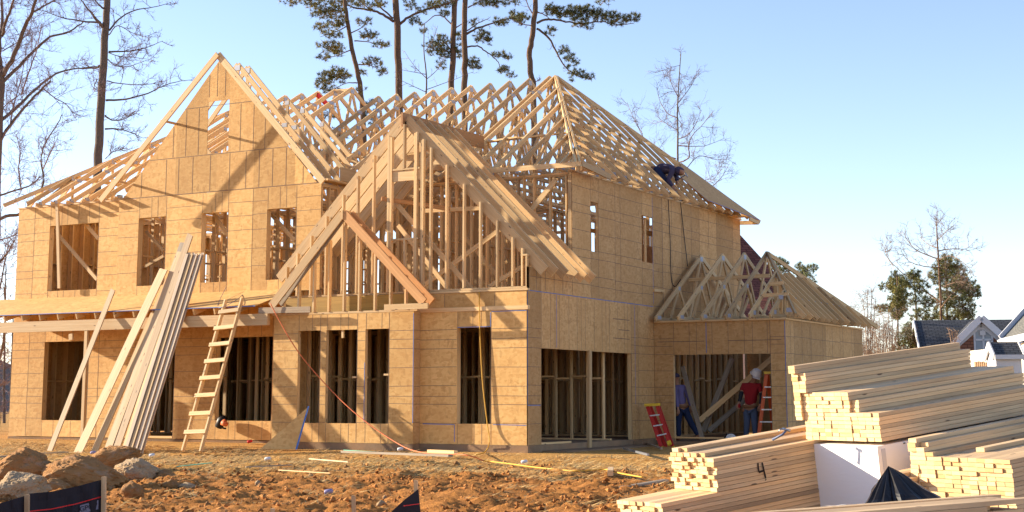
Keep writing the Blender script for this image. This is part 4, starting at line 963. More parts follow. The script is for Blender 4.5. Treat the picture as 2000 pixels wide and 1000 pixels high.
# ------------------------------------------------------------------ silt fence
def stake(x, y0, d, hgt, label, lean_=.03, name='fence_stake'):
    p = atd(x, y0, d); q = p - V((0, 0, hgt)) + RT * lean_; return B1(name, None, p, q, .038, .035, n=(.3, -1, 0), mats='pale'), p
def silt(label, tops, d, h=.6, text=False):
    root = thing('silt_fence', label, 'silt fence', (0, 0, 0))
    pts = [atd(x, y, dd) for x, y, dd in tops]; mb = MB(); N = 24; grid = []
    for i in range(N + 1):
        a = i / N * (len(pts) - 1); k = min(int(a), len(pts) - 2); p = pts[k].lerp(pts[k + 1], a - k); col = []
        for j in range(9):
            q = p - V((0, 0, h * j / 8)); q += HD * (NZ.noise(V((i * .35, j * .3, 2))) * .05); col.append(q)
        grid.append(col)
    for i in range(N):
        for j in range(8): mb.quad([grid[i][j + 1], grid[i + 1][j + 1], grid[i + 1][j], grid[i][j]])
    mb.obj('fabric', 'fabric', root, True)
    for jj, m_ in ((2.2, 0), (4.6, 0)):
        ln = MB(); j = int(jj); f = jj - j
        for i in range(N):
            a = grid[i][j].lerp(grid[i][j + 1], f); b = grid[i + 1][j].lerp(grid[i + 1][j + 1], f); o_ = -HD * .004; z = V((0, 0, .005))
            ln.quad([a + o_ - z, b + o_ - z, b + o_ + z, a + o_ + z])
        ln.obj('red_line', 'redline', root)
    return root, pts, grid
fr_, pts, grid = silt('black silt fence with red lines and a small printed patch, bottom left', [(57, 964, 15.0), (100, 960, 15.1), (150, 950, 15.2), (201, 936, 15.3)], 15)
silt('short piece of black silt fence running out at the left edge', [(-60, 992, 14.6), (0, 983, 14.8), (50, 968, 14.97)], 15)
for x, y, d, h, lb in ((53, 966, 14.95, .8, 'left wooden stake of the bottom left silt fence'), (203, 931, 15.28, .9, 'taller wooden stake at the right end of the left silt fence'),
                       (690, 968, 16.5, .5, 'lone short wooden stake at the bottom centre'), (532, 993, 16.5, .4, 'stake tip barely showing at the bottom edge'), (812, 938, 15.8, .8, 'wooden stake holding the torn black fabric')):
    o, _ = stake(x, y, d, h, lb); tag(o, lb, 'stake')
root = thing('silt_fence', 'torn triangular end of black silt fabric hanging on its stake', 'silt fence', (0, 0, 0))
mb = MB(); a, b, c_, d_ = atd(817, 955, 15.75), atd(822, 1012, 15.7), atd(750, 1012, 15.4), atd(790, 976, 15.6); mb.poly([a, b, c_, d_], .004, (0, -1, 0)); mb.obj('fabric', 'fabric', root)
mb = MB(); mb.board(atd(789, 988, 15.5), atd(819, 984, 15.66), .008, .004, (0, -1, 0)); mb.obj('red_line', 'redline', root)
# printed patch: pale plate with letters
gq = grid[20][3].lerp(grid[20][4], .2) - HD * .008; xd = (grid[23][3] - grid[17][3]).normalized()
pm = MB(); u_ = UPV
pm.quad([gq - xd * .09 - u_ * .035, gq + xd * .10 - u_ * .035, gq + xd * .10 + u_ * .05, gq - xd * .09 + u_ * .05]); pm.obj('printed_patch', mat('faded_grey_print', (.16, .16, .22), .8), fr_)
tc = bpy.data.curves.new('lettering', 'FONT'); tc.body = 'GPOP'; tc.size = .07; tc.align_x = 'CENTER'; tc.align_y = 'CENTER'; tc.extrude = .001
to = bpy.data.objects.new('lettering', tc); C.objects.link(to); to.parent = fr_; to.location = gq - HD * .004 + u_ * .008
zz_ = xd.cross(u_); to.rotation_euler = Matrix((xd, zz_.cross(xd), zz_)).transposed().to_euler(); tc.materials.append(M['fabric'])
bpy.context.view_layer.update(); lm_ = bpy.data.meshes.new_from_object(to.evaluated_get(bpy.context.evaluated_depsgraph_get())); lo_ = bpy.data.objects.new('lettering', lm_); C.objects.link(lo_); lo_.parent = fr_; lo_.location = to.location; lo_.rotation_euler = to.rotation_euler; bpy.data.objects.remove(to)
# ------------------------------------------------------------------ ground litter
def gl(name, label, cat, x0, y0, x1, y1, w, t, m, lift=.05):
    return tag(B1(name, None, gat(x0, y0, lift), gat(x1, y1, lift), w, t, mats=m), label, cat)
gl('plank', 'pale plank lying on the ground left of the leaning boards', 'board', 60, 886, 132, 883, .12, .03, 'pale')
gl('plank', 'thin grey plank on the ground at the far left edge', 'board', -10, 893, 40, 889, .10, .03, 'wood2')
gl('plank', 'long flat board on the ground in front of the bay foundation', 'board', 670, 882, 880, 890, .12, .04, 'wood2', .06)
gl('plank', 'short pale plank on the clay near the lumber bundles', 'board', 1215, 952, 1300, 938, .10, .03, 'wood2', .08)
gl('plank', 'short board lying in front of the tall front window', 'board', 838, 881, 890, 883, .10, .06, 'wood', .05)
gl('plank', 'thin stick of wood lying left of centre on the straw', 'board', 570, 908, 480, 912, .03, .02, 'wood2', .05)
gl('pipe', 'white plastic pipe with green end lying on the straw', 'pipe', 604, 896, 680, 902, .022, .022, 'pale', .07)
gl('pipe', 'long pale curved strip lying left of the clay mound', 'pipe', 545, 918, 645, 924, .03, .015, 'wood', .07)
gl('strap', 'green strap lying on the straw left of centre', 'strap', 346, 911, 412, 904, .05, .012, 'green', .07)
gl('strap', 'green strap lying along the foundation of the bay', 'strap', 672, 879, 760, 884, .03, .01, 'green', .05)
gl('pipe', 'blue grey metal pipe lying in front of the wide side opening', 'pipe', 1218, 876, 1266, 888, .04, .04, 'steel', .05)
gl('post_offcut', 'grey pole leaning out beside the red stepladder', 'board', 1252, 862, 1292, 876, .04, .04, 'wood2', .05)
gl('block', 'small pale wood block standing on the clay left of the lumber', 'block', 1192, 924, 1193, 917, .09, .09, 'pale', .09)
for (x, y, m, lb) in ((182, 884, 'purple', 'crumpled purple plastic bottle by the leaning boards'), (297, 889, 'white', 'crushed white and blue cup on the straw'), (223, 947, 'canred', 'red drink can behind the silt fence stake'),
                      (523, 896, 'white', 'small white cup lying on the straw'), (1024, 902, 'white', 'small shiny white scrap on the clay'), (488, 862, 'canred', 'small red can on the ledge below the window'), (1063, 876, 'black', 'black cap lying by the house corner'),
                      (782, 877, 'white', 'small pale tin by the bay corner'), (642, 960, 'purple', 'tiny blue scrap on the clay')):
    p = gat(x, y, .05) if x != 488 else at(488, 862, 'Y', .3); a = RT * .06 + V((0, 0, .015))
    mb = MB(); mb.tube([p - a, p - a * .8, p + a * .75, p + a], [.02, .038, .033, .012], 9); tag(mb.obj('litter', m, None, True), lb, 'litter')
# small clods pressed into the clay
cm = MB(); rr = random.Random(4)
for i in range(12000):
    x = rr.uniform(-9, 9.5); y = rr.uniform(-14, -1.2)
    if NZ.noise(V((x * .6, y * .9, 14))) + (-y - 6) * .10 < rr.uniform(-.35, .35): continue
    r = rr.choice((.010, .014, .018, .024, .032, .04)) * rr.uniform(.7, 1.2); z = ground_h(x, y) + r * .3; b = len(cm.v); tn = rr.random()
    for d in ((1, 0, 0), (0, 1, 0), (-1, 0, 0), (0, -1, 0), (0, 0, .8), (0, 0, -.8)): cm.v.append((x + (d[0] + rr.uniform(-.35, .35)) * r * 1.2, y + (d[1] + rr.uniform(-.35, .35)) * r, z + (d[2] + rr.uniform(-.2, .2)) * r))
    for f in ((0, 1, 4), (1, 2, 4), (2, 3, 4), (3, 0, 4), (1, 0, 5), (2, 1, 5), (3, 2, 5), (0, 3, 5)): cm.f.append(tuple(b + k for k in f)); cm.uv += [(0, 0)] * 3; cm.m.append(0); cm.t.append(tn)
o = cm.obj('clay_crumbs', mat('clay_crumbs', (.4, .18, .06), .95, lambda t, b: (lambda q: q.l(q.mix(q.attr('tone'), (.18, .065, .018), (.48, .21, .065)), b.inputs['Base Color']))(NT(t)), .1)); tag(o, 'small crumbs and clods of red clay over the ground', 'clay', kind='stuff')
# straw
sm = MB(); rr = random.Random(11)
for i in range(60000):
    if i % 3:
        x = rr.uniform(-14, 4); y = -rr.random() ** 1.3 * 8 - .6
    else: x = rr.uniform(-8, 9); y = rr.uniform(-13, -2)
    if NZ.noise(V((x * .9, y * 1.4, 4))) < -.12 + (.35 if y < -5.5 else 0): continue
    z = ground_h(x, y) + rr.uniform(.004, .02); a = rr.uniform(0, PI); L = rr.uniform(.06, .22); up = rr.uniform(-.1, .45) * L
    d = V((math.cos(a) * L, math.sin(a) * L, up)); s = V((-math.sin(a), math.cos(a), .4)) * rr.uniform(.003, .008); p = V((x, y, z))
    sm.quad([p - s, p + s, p + d], None, 0, rr.random())
st_ = sm.obj('straw', 'straw'); tag(st_, 'loose dry straw strewn over the clay ground', 'straw', kind='stuff')
# ------------------------------------------------------------------ people
def skin(name, nodes, edges, m, parent=None, sub=2, root=0):
    me = bpy.data.meshes.new(name); me.from_pydata([tuple(n[0]) for n in nodes], edges, []); o = bpy.data.objects.new(name, me); C.objects.link(o)
    md = o.modifiers.new('skin', 'SKIN'); md.use_smooth_shade = True
    for i, n in enumerate(nodes):
        sv = me.skin_vertices[0].data[i]; r = n[1]; sv.radius = (r, r) if not isinstance(r, tuple) else r; sv.use_root = (i == root)
    o.modifiers.new('sub', 'SUBSURF').levels = sub; o.modifiers['sub'].render_levels = sub
    dg = bpy.context.evaluated_depsgraph_get(); m2 = bpy.data.meshes.new_from_object(o.evaluated_get(dg)); m2.name = name
    o.modifiers.clear(); o.data = m2; m2.materials.clear(); m2.materials.append(M[m]); m2.polygons.foreach_set('use_smooth', [True] * len(m2.polygons))
    if parent: o.parent = parent
    return o
def person(label, J, look, shirt, pants, sleeve=None, cap_=None, hood=None, group=None, glove=None, holster=True):
    """J: joints in metres, world space; look: facing direction"""
    base = (J['fl'] + J['fr']) / 2; base.z = min(J['fl'].z, J['fr'].z); root = thing('person', label, 'person', (0, 0, 0), 0, group)
    look = V(look).normalized(); neck, head = J['neck'], J['head']; up = (head - neck).normalized(); side = look.cross(up).normalized()
    N = []; E_ = []
    def add(p, r, pr=None):
        N.append((V(p), r)); 
        if pr is not None: E_.append((pr, len(N) - 1))
        return len(N) - 1
    pel = add(J['pelvis'], .125); w1 = add(J['pelvis'].lerp(J['chest'], .5), .115, pel); ch = add(J['chest'], .135, w1); n0 = add(neck, .058, ch)
    h1 = add(head - up * .05, .072, n0); h2 = add(head + up * .05, .088, h1); add(head + up * .11, .055, h2); add(head - up * .005 + look * .098, .012, h1)
    for sg in (1, -1): add(head + side * sg * .085, .014, h2)
    hands = []
    for k in 'lr':
        sh = add(J['s' + k], .056, ch); el = add(J['e' + k], .042, sh); wr = add(J['h' + k], .030, el)
        d = (J['h' + k] - J['e' + k]).normalized(); pa = add(J['h' + k] + d * .055, .036, wr); q = d.cross(look); q = q.normalized() if q.length > .1 else side
        for f, (o, ln) in enumerate(((-.030, .055), (-.010, .065), (.010, .062), (.030, .048))):
            a = add(J['h' + k] + d * .095 + q * o, .010, pa); add(J['h' + k] + d * (.095 + ln * .6) + q * o * 1.1 + look * .022, .0085, a)
        add(J['h' + k] + d * .06 + q * .055 + look * .02, .011, pa); hands.append(J['h' + k])
    for k in 'lr':
        hp = add(J['p' + k], .088, pel); kn = add(J['k' + k], .058, hp); an = add(J['f' + k] + V((0, 0, .08)), .040, kn); add(J['f' + k] + V((0, 0, .04)) + V((look.x, look.y, 0)).normalized() * .11, .038, an)
    skin('body', N, E_, 'skin', root)
    # shirt, sleeves
    N2 = []; E2 = []
    def ad(p, r, pr=None):
        N2.append((V(p), r)); 
        if pr is not None: E2.append((pr, len(N2) - 1))
        return len(N2) - 1
    a = ad(J['pelvis'] + (J['chest'] - J['pelvis']) * .02, .155); b = ad(J['pelvis'].lerp(J['chest'], .5), .150, a); c = ad(J['chest'], .168, b); ad(neck - up * .01, .085, c)
    for k in 'lr':
        s1 = ad(J['s' + k], .080, c); e = ad(J['s' + k].lerp(J['e' + k], .95 if sleeve is None else .62), .062, s1)
        if sleeve is None: ad(J['e' + k].lerp(J['h' + k], .92), .047, e)
    skin('shirt', N2, E2, shirt, root)
    if sleeve:
        for k in 'lr': skin('sleeve', [(J['s' + k].lerp(J['e' + k], .55), .052), (J['e' + k], .052), (J['e' + k].lerp(J['h' + k], .9), .040)], [(0, 1), (1, 2)], sleeve, root)
    N3 = [(J['pelvis'] + V((0, 0, .03)), .150)]; E3 = []
    for k in 'lr':
        i = len(N3); N3 += [(J['p' + k], .108), (J['k' + k], .078), (J['f' + k] + V((0, 0, .09)), .066)]; E3 += [(0, i), (i, i + 1), (i + 1, i + 2)]
    skin('trousers', N3, E3, pants, root)
    fl = V((look.x, look.y, 0)).normalized()
    for k in 'lr': skin('boot', [(J['f' + k] + V((0, 0, .10)), .058), (J['f' + k] + V((0, 0, .045)), .055), (J['f' + k] + V((0, 0, .04)) + fl * .15, .045)], [(0, 1), (1, 2)], 'boots', root)
    if cap_ == 'hat':
        hb = head + up * .055; MB().lathe(hb, [(.10, -.012), (.155, .0), (.128, .02), (.122, .06), (.10, .105), (.06, .13), (.0, .137)], 22, ax=up).obj('hard_hat', 'hat', root, True)
        MB().board(hb + look * .06, hb + look * .20 - up * .02, .17, .012, up).obj('hat_brim', 'hat', root)
    elif cap_ == 'cap':
        hb = head + up * .05; MB().lathe(hb, [(.105, -.01), (.108, .03), (.09, .07), (.05, .095), (0, .10)], 18, ax=up).obj('cap', 'hoodie', root, True); MB().board(hb + look * .06, hb + look * .17, .13, .01, up).obj('cap_brim', 'hoodie', root)
    elif cap_ == 'hood':
        skin('hood', [(neck - look * .03, .11), (head - look * .035 - up * .01, .122), (head + up * .07 - look * .01, .105)], [(0, 1), (1, 2)], shirt, root)
    if holster:
        pv = J['pelvis']; MB().lathe(pv + V((0, 0, .02)), [(.165, -.03), (.172, 0), (.165, .03)], 18).obj('tool_belt', 'leather', root, True)
        for sg in (1, -1):
            q = pv + side * sg * .16 - V((0, 0, .12)) - look * .04; skin('pouch', [(q + V((0, 0, .08)), .05), (q, .085), (q - V((0, 0, .09)), .05)], [(0, 1), (1, 2)], 'leather', root)
    if glove: 
        for h in hands: skin('glove', [(h - V((0, 0, -.01)), .042), (h - V((0, 0, .06)), .05), (h - V((0, 0, .11)), .035)], [(0, 1), (1, 2)], glove, root)
    return root
def J_(Y, **k): return {n: at(v[0], v[1], 'Y', Y + (v[2] if len(v) > 2 else 0)) for n, v in k.items()}
j = J_(7.25, pelvis=(1466, 795), chest=(1466, 762), neck=(1470, 748), head=(1475, 735, -.05), sl=(1452, 753), el=(1447, 772, -.1), hl=(1443, 788, -.15), sr=(1483, 753), er=(1488, 775), hr=(1484, 793, -.1),
       pl=(1459, 800), pr=(1472, 800), kl=(1459, 828, -.05), kr=(1474, 829, -.03), fl=(1457, 862), fr=(1476, 862))
person('person in a red shirt and white hard hat standing in the garage opening, head bowed', j, (.35, -.85, -.45), 'redcloth', 'jeans', 'blackcloth', 'hat', glove='redcloth')
j = J_(6.95, pelvis=(1331, 795), chest=(1325, 768), neck=(1322, 752), head=(1320, 741, 0), sl=(1316, 757, -.1), el=(1321, 778, -.25), hl=(1324, 798, -.3), sr=(1336, 757, .1), er=(1345, 776, .1), hr=(1350, 795, .1),
       pl=(1327, 799, -.05), pr=(1337, 799, .05), kl=(1324, 828, -.1), kr=(1349, 825, .05), fl=(1326, 860, -.05), fr=(1364, 858, .1))
person('person in violet shirt and dark cap walking into the garage opening at its left edge', j, (-.75, .6, -.1), 'violet', 'navy', None, 'cap')
j = J_(7.9, pelvis=(1283, 330, .0), chest=(1309, 328, -.05), neck=(1321, 331, -.1), head=(1330, 336, -.15), sl=(1314, 334, -.25), el=(1304, 352, -.35), hl=(1315, 366, -.4), sr=(1316, 332, .15), er=(1322, 346, .05), hr=(1322, 355, -.1),
       pl=(1284, 334, -.15), pr=(1285, 334, .1), kl=(1303, 358, -.2), kr=(1306, 356, .15), fl=(1300, 384, -.3), fr=(1315, 386, .05))
pr_ = person('person in a dark blue hooded top crouching on the roof and hammering', j, (.75, -.35, -.6), 'hoodie', 'navy', None, 'hood')
hh_ = thing('hammer', 'hammer raised in the crouching roofer\'s hand', 'hammer', at(1322, 352, 'Y', 7.75)); q0 = hh_.location.copy()
a, b = at(1320, 353, 'Y', 7.75) - q0, at(1340, 341, 'Y', 7.65) - q0
MB().tube([a, b], [.016, .012], 8).obj('handle', 'handle', hh_, True); MB().tube([at(1338, 337, 'Y', 7.65) - q0, at(1343, 346, 'Y', 7.65) - q0], [.012, .022], 8).obj('head', 'steel', hh_, True)
# ------------------------------------------------------------------ trees
def pxr(d): return d / 2940.0
class Tree:
    def __init__(s, name, label, cat, d, base, m='bark', seed=1, group=None, twig='twig'):
        s.d = d; s.b = V(base) if not isinstance(base, (int, float)) else None; s.rr = random.Random(seed); s.tm = MB(); s.tw = MB(); s.lf = MB(); s.m = m; s.twm = twig
        p = atd(base if s.b is None else 0, 800, d); s.root = thing(name, label, cat, (p.x, p.y, gz(p.x, p.y)), 0, group); s.o = s.root.location.copy()
    def limb(s, pts, r0, r1, dz=0, trunk=False, depth=0.0, seg=8):
        k = pxr(s.d); P = []; n = len(pts)
        for i, (x, y) in enumerate(pts): P.append(atd(x, y, s.d + dz + depth * i / max(1, n - 1)) - s.o)
        if trunk: P.append(V((P[-1].x, P[-1].y, -.3)))
        n = len(P); Q = []; Rr = []
        for i in range(n - 1):
            a, b, c, e = P[max(i - 1, 0)], P[i], P[i + 1], P[min(i + 2, n - 1)]; m_ = 4
            for q in range(m_):
                t = q / m_; Q.append(.5 * ((2 * b) + (c - a) * t + (2 * a - 5 * b + 4 * c - e) * t * t + (3 * b - a - 3 * c + e) * t ** 3)); Rr.append((r0 + (r1 - r0) * (i + t) / (n - 1)) * k)
        Q.append(P[-1]); Rr.append(r1 * k)
        for i in range(1, len(Q) - 1): Q[i] = Q[i] + V([s.rr.uniform(-1, 1) for _ in range(3)]) * min(r0, 3) * k * .35
        (s.tm if trunk or r0 > 1.6 else s.tw).tube(Q, Rr, seg if r0 > 1.5 else 5, t=s.rr.random()); return Q, Rr
    def twigs(s, Q, n, L, r, t0=.1, level=2, up=.25, spread=1.0, tip=True):
        k = pxr(s.d); rr = s.rr
        for i in range(n):
            t = t0 + (1 - t0) * (i + rr.random()) / n; a = t * (len(Q) - 1); j = min(int(a), len(Q) - 2); p = Q[j].lerp(Q[j + 1], a - j); d = (Q[j + 1] - Q[j]).normalized()
            s.twig(p, (d * .7 + V([rr.gauss(0, 1) for _ in range(3)]).normalized() * spread + V((0, 0, up))).normalized(), L * k * rr.uniform(.5, 1.2) * (1 - .45 * t), r * k, level)
    def twig(s, p, d, L, r, lev):
        rr = s.rr; pts = [p]; n = 4; q = p; dd = d.copy()
        for i in range(n): dd = (dd + V([rr.gauss(0, .22) for _ in range(3)]) + V((0, 0, .07))).normalized(); q = q + dd * L / n; pts.append(q)
        s.tw.tube(pts, [r * (1 - .75 * i / n) for i in range(n + 1)], 3, cap=False, t=rr.random())
        if lev > 0:
            for i in range(6 if lev > 1 else 3):
                j = rr.randint(1, n - 1); d2 = (pts[j + 1] - pts[j]).normalized(); s.twig(pts[j], (d2 + V([rr.gauss(0, .7) for _ in range(3)])).normalized(), L * rr.uniform(.35, .65), r * .6, lev - 1)
    def tuft(s, p, size, n=9, up=.35):
        n = int(n * 2.2)
        rr = s.rr; tone = rr.random()
        for i in range(n):
            d = (V([rr.gauss(0, 1) for _ in range(3)]).normalized() + V((0, 0, up))).normalized() * size * rr.uniform(.6, 1.1); sd = d.cross(V([rr.gauss(0, 1) for _ in range(3)])).normalized() * size * .06
            s.lf.quad([p - sd, p + sd, p + d], None, 0, min(1, max(0, tone + rr.uniform(-.25, .25))))
    def cluster(s, x, y, rx, ry, dens=1.0, size=5.0, dz=0, n=10):
        k = pxr(s.d); c = atd(x, y, s.d + dz) - s.o; m_ = max(6, int(dens * rx * ry / 3.4)); size = size * 1.4; rx *= 1.05; ry *= 1.05
        for i in range(m_):
            a = s.rr.uniform(0, 2 * PI); q = math.sqrt(s.rr.random()); v = V((math.cos(a) * q * rx, s.rr.uniform(-1, 1) * rx * .8, math.sin(a) * q * ry)); p = c + (RT * v.x + HD * v.y + UPV * v.z) * k
            s.tuft(p, size * k * s.rr.uniform(.7, 1.2), n)
            if i % 3 == 0: s.tw.tube([c.lerp(p, .15), c.lerp(p, .6) - UPV * k * 1.5, p], [.5 * k, .4 * k, .25 * k], 3, cap=False)
    def done(s, leaf='needle'):
        if s.tm.f: s.tm.obj('trunk', s.m, s.root, True)
        if s.tw.f: s.tw.obj('branches', s.twm, s.root, False)
        if s.lf.f: s.lf.obj('crown', leaf, s.root)
        return s.root
# bare trees on the left
T = Tree('bare_tree', 'tall straight bare trunk rising behind the left end of the roof', 'tree', 62, 190, 'bark', 3, 'bare trees left of the house')
T.limb([(211, -60), (209, 0), (206, 60), (200, 150), (195, 240), (190, 330), (186, 480), (183, 640), (182, 800)], 6.0, 10.5, trunk=True, seg=10)
for pts, r in (([(213, 60), (232, 38), (262, 20), (300, 14), (335, 4)], 2), ([(213, 68), (230, 50), (262, 66), (290, 74)], 1.2), ([(212, 101), (240, 100), (275, 96), (318, 80)], 2), ([(212, 103), (232, 110), (262, 112), (300, 118)], 1), ([(211, 116), (225, 128), (250, 130), (285, 118)], 1.3),
               ([(209, 158), (240, 164), (290, 165), (322, 158)], 1.3), ([(207, 196), (245, 194), (290, 182), (330, 163), (372, 156)], 2.2), ([(206, 226), (218, 234), (245, 232), (275, 214)], 1.8), ([(205, 252), (240, 253), (280, 270)], 1.8),
               ([(200, 52), (185, 34), (168, 12), (150, -8)], 3.5), ([(197, 44), (160, 41), (120, 34), (82, 20)], 2.2), ([(201, 16), (190, 6), (182, -8)], 2), ([(196, 128), (182, 133), (150, 134), (118, 140)], 2.2), ([(190, 155), (184, 168), (186, 178)], 1.2), ([(206, 310), (222, 296), (242, 290)], 1)):
    Q, _ = T.limb(pts, r, .4, depth=T.rr.uniform(-2, 2)); T.twigs(Q, 10, 50, .7, .15, 2, up=.1)
T.done()
T = Tree('bare_tree', 'forking bare tree whose dark limbs reach in from the left edge', 'tree', 50, -14, 'bark', 5, 'bare trees left of the house')
T.limb([(0, 130), (1, 165), (-6, 300), (-12, 480), (-14, 650), (-14, 800)], 6.5, 14, trunk=True, seg=10)
for pts, r, r2 in (([(3, 150), (22, 118), (45, 62), (62, 25), (75, -12)], 5.0, 2.6), ([(2, 165), (38, 128), (68, 98), (98, 72), (135, 62), (163, 42)], 3.6, 1.2), ([(4, 70), (14, 35), (30, -8)], 3, 2), ([(-5, 242), (35, 207), (72, 172), (108, 145), (150, 134), (190, 130)], 3.6, .8), ([(-4, 285), (20, 244), (52, 205), (84, 172), (100, 158)], 3.2, 1.6),
                   ([(62, 25), (85, 12), (118, -6)], 2.2, 1.2), ([(42, 185), (60, 130), (72, 95), (80, 50)], 1.6, .6), ([(84, 172), (105, 190), (130, 205), (150, 235)], 1.4, .5), ([(1, 130), (-1, 80), (4, 30), (2, -10)], 4, 2), ([(20, 244), (28, 200), (42, 150), (50, 100)], 1.6, .6), ([(0, 215), (30, 190), (52, 180)], 1.3, .5), ([(5, 100), (40, 78), (60, 60)], 1.2, .5)):
    Q, _ = T.limb(pts, r, r2, depth=T.rr.uniform(-3, 3)); T.twigs(Q, 14, 70, .62, .05, 2, up=.2)
T.done()
T = Tree('bare_tree', 'lower bare tree with a long crooked limb beside the left wall', 'tree', 46, -40, 'bark', 9, 'bare trees left of the house')
T.limb([(-10, 430), (-30, 520), (-40, 650), (-42, 800)], 5, 9, trunk=True)
for pts, r, r2 in (([(-12, 430), (20, 421), (42, 416), (60, 398), (78, 380), (85, 345), (80, 312), (88, 280), (108, 250), (122, 222)], 3.4, .8), ([(-10, 385), (30, 372), (60, 362), (78, 345)], 2.0, 1), ([(42, 372), (36, 330), (40, 300), (32, 262)], 1.4, .6), ([(-8, 470), (15, 465), (40, 452)], 1.6, .8), ([(84, 330), (98, 300), (110, 275)], 1.4, .6),
                   ([(-10, 520), (10, 500), (28, 470)], 2, 1), ([(-20, 640), (0, 560), (12, 500), (18, 470)], 2, .8), ([(-20, 760), (4, 680), (10, 620), (8, 560)], 3, 1.2)):
    Q, _ = T.limb(pts, r, r2, depth=T.rr.uniform(-2, 2)); T.twigs(Q, 15, 72, .62, .05, 2, up=.25)
T.done()
for n_, (x, y0, d) in enumerate(((-25, 560, 58), (8, 520, 66), (22, 590, 72), (-10, 610, 44))):
    T = Tree('bare_tree', ('thin bare sapling at the far left edge, ' + ('tallest of the thicket', 'just beside the house corner', 'shortest and farthest back', 'nearest the camera')[n_]), 'tree', d, x, 'bark', 30 + n_, 'saplings at the left edge')
    Q, _ = T.limb([(x + 4, y0), (x + 2, y0 + 90), (x, 740), (x, 810)], 1, 3.5, trunk=True); T.twigs(Q[:int(len(Q) * .8)], 26, 62, .8, 0, 2, up=.4); T.done()
# pines behind the roof
T = Tree('pine_tree', 'slim leaning pine with yellow green boughs, left of the other pines', 'tree', 58, 720, 'pinebark', 12, 'pines behind the roof')
T.limb([(668, -40), (673, 0), (680, 50), (690, 105), (700, 150), (707, 200), (712, 300), (716, 500), (718, 800)], 3.5, 6.5, trunk=True)
for (x, y, rx, ry, dn) in ((640, 22, 34, 14, 1), (655, 45, 26, 9, .9), (628, 52, 16, 6, .9), (650, 66, 24, 8, .8), (646, 92, 26, 10, 1.1), (632, 112, 14, 6, .9), (660, 100, 16, 8, 1), (655, 148, 32, 13, 1.1), (632, 162, 18, 10, .9), (650, 178, 24, 8, .8), (712, 42, 14, 8, .8), (720, 68, 20, 8, 1), (745, 88, 16, 7, .9), (728, 122, 20, 9, .9), (748, 140, 10, 8, .8), (708, 140, 10, 6, .8), (708, 176, 10, 6, .6), (668, 5, 30, 8, .8), (600, -2, 34, 9, .7), (570, 6, 22, 6, .5), (612, 10, 18, 6, .7), (720, 8, 24, 8, .7), (640, 220, 22, 14, .6), (660, 262, 20, 12, .6), (720, 215, 15, 20, .5), (735, 250, 16, 22, .5)):
    T.cluster(x, y, rx, ry, dn * .9, 6, T.rr.uniform(-2, 2))
for pts in ([(680, 50), (655, 62), (625, 72)], [(688, 96), (660, 108), (630, 116)], [(698, 162), (675, 163), (640, 180)], [(692, 80), (720, 82), (760, 92)], [(700, 126), (725, 128), (755, 146)], [(684, 65), (705, 55), (722, 40)], [(676, 18), (650, 28), (618, 30)]): T.limb(pts, 1.5, .4)
T.done('needle2')
T = Tree('pine_tree', 'thick straight pine trunk with two long rising limbs, second from the left', 'tree', 60, 780, 'pinebark', 13, 'pines behind the roof')
T.limb([(772, -40), (773, 0), (775, 45), (777, 110), (780, 190), (782, 300), (784, 500), (785, 800)], 6.2, 8.6, trunk=True, seg=10)
for pts, r in (([(769, 42), (748, 28), (725, 20), (698, 16), (675, 8), (650, -6)], 3.0), ([(768, 36), (750, 20), (738, 8), (727, -6)], 2), ([(781, 47), (800, 32), (835, 18), (872, 8), (905, -4)], 3.0), ([(725, 20), (710, 8), (700, -4)], 1.5)):
    Q, _ = T.limb(pts, r, 1.0); T.twigs(Q, 6, 26, .6, .3, 1)
for (x, y, rx, ry) in ((700, 6, 12, 8), (800, 8, 14, 10), (825, 20, 14, 8), (815, 42, 16, 9), (828, 62, 10, 6), (845, 8, 16, 8), (745, 5, 12, 8)): T.cluster(x, y, rx, ry, .7, 5.5)
T.done()
T = Tree('pine_tree', 'pine with a mottled trunk just left of its close neighbour', 'tree', 64, 880, 'pinebark', 14, 'pines behind the roof')
T.limb([(890, -40), (889, 0), (886, 60), (884, 120), (881, 180), (880, 300), (879, 800)], 5.2, 7, trunk=True)
for (x, y, rx, ry, dn) in ((872, 6, 18, 10, 1), (848, 12, 14, 8, .8), (866, 26, 12, 8, .8), (858, 82, 20, 12, 1), (848, 98, 14, 10, 1), (868, 104, 14, 14, 1), (900, 70, 12, 10, .7), (898, 100, 10, 14, .8), (862, 128, 12, 8, .7), (832, 88, 8, 5, .6)): T.cluster(x, y, rx, ry, dn, 5.5)
for pts in ([(884, 50), (868, 34), (850, 30), (832, 44), (822, 52)], [(882, 100), (868, 82), (852, 76)], [(888, 56), (900, 48), (915, 40)]): T.limb(pts, 1.6, .5)
T.done()
T = Tree('pine_tree', 'grey brown pine trunk with dark boughs drooping to its right', 'tree', 60, 908, 'pinebark', 15, 'pines behind the roof')
T.limb([(909, -40), (908, 0), (907, 60), (908, 120), (907, 180), (907, 280), (907, 800)], 5.2, 7, trunk=True)
for pts, r in (([(912, 66), (930, 56), (955, 48), (985, 38), (1012, 34)], 2.6), ([(912, 92), (932, 90), (948, 100), (965, 113), (975, 125), (977, 142)], 1.8), ([(912, 60), (935, 45), (955, 36)], 1.5), ([(914, 15), (935, 4), (950, -6)], 1.6)):
    Q, _ = T.limb(pts, r, .6); T.twigs(Q, 5, 16, .5, .3, 1)
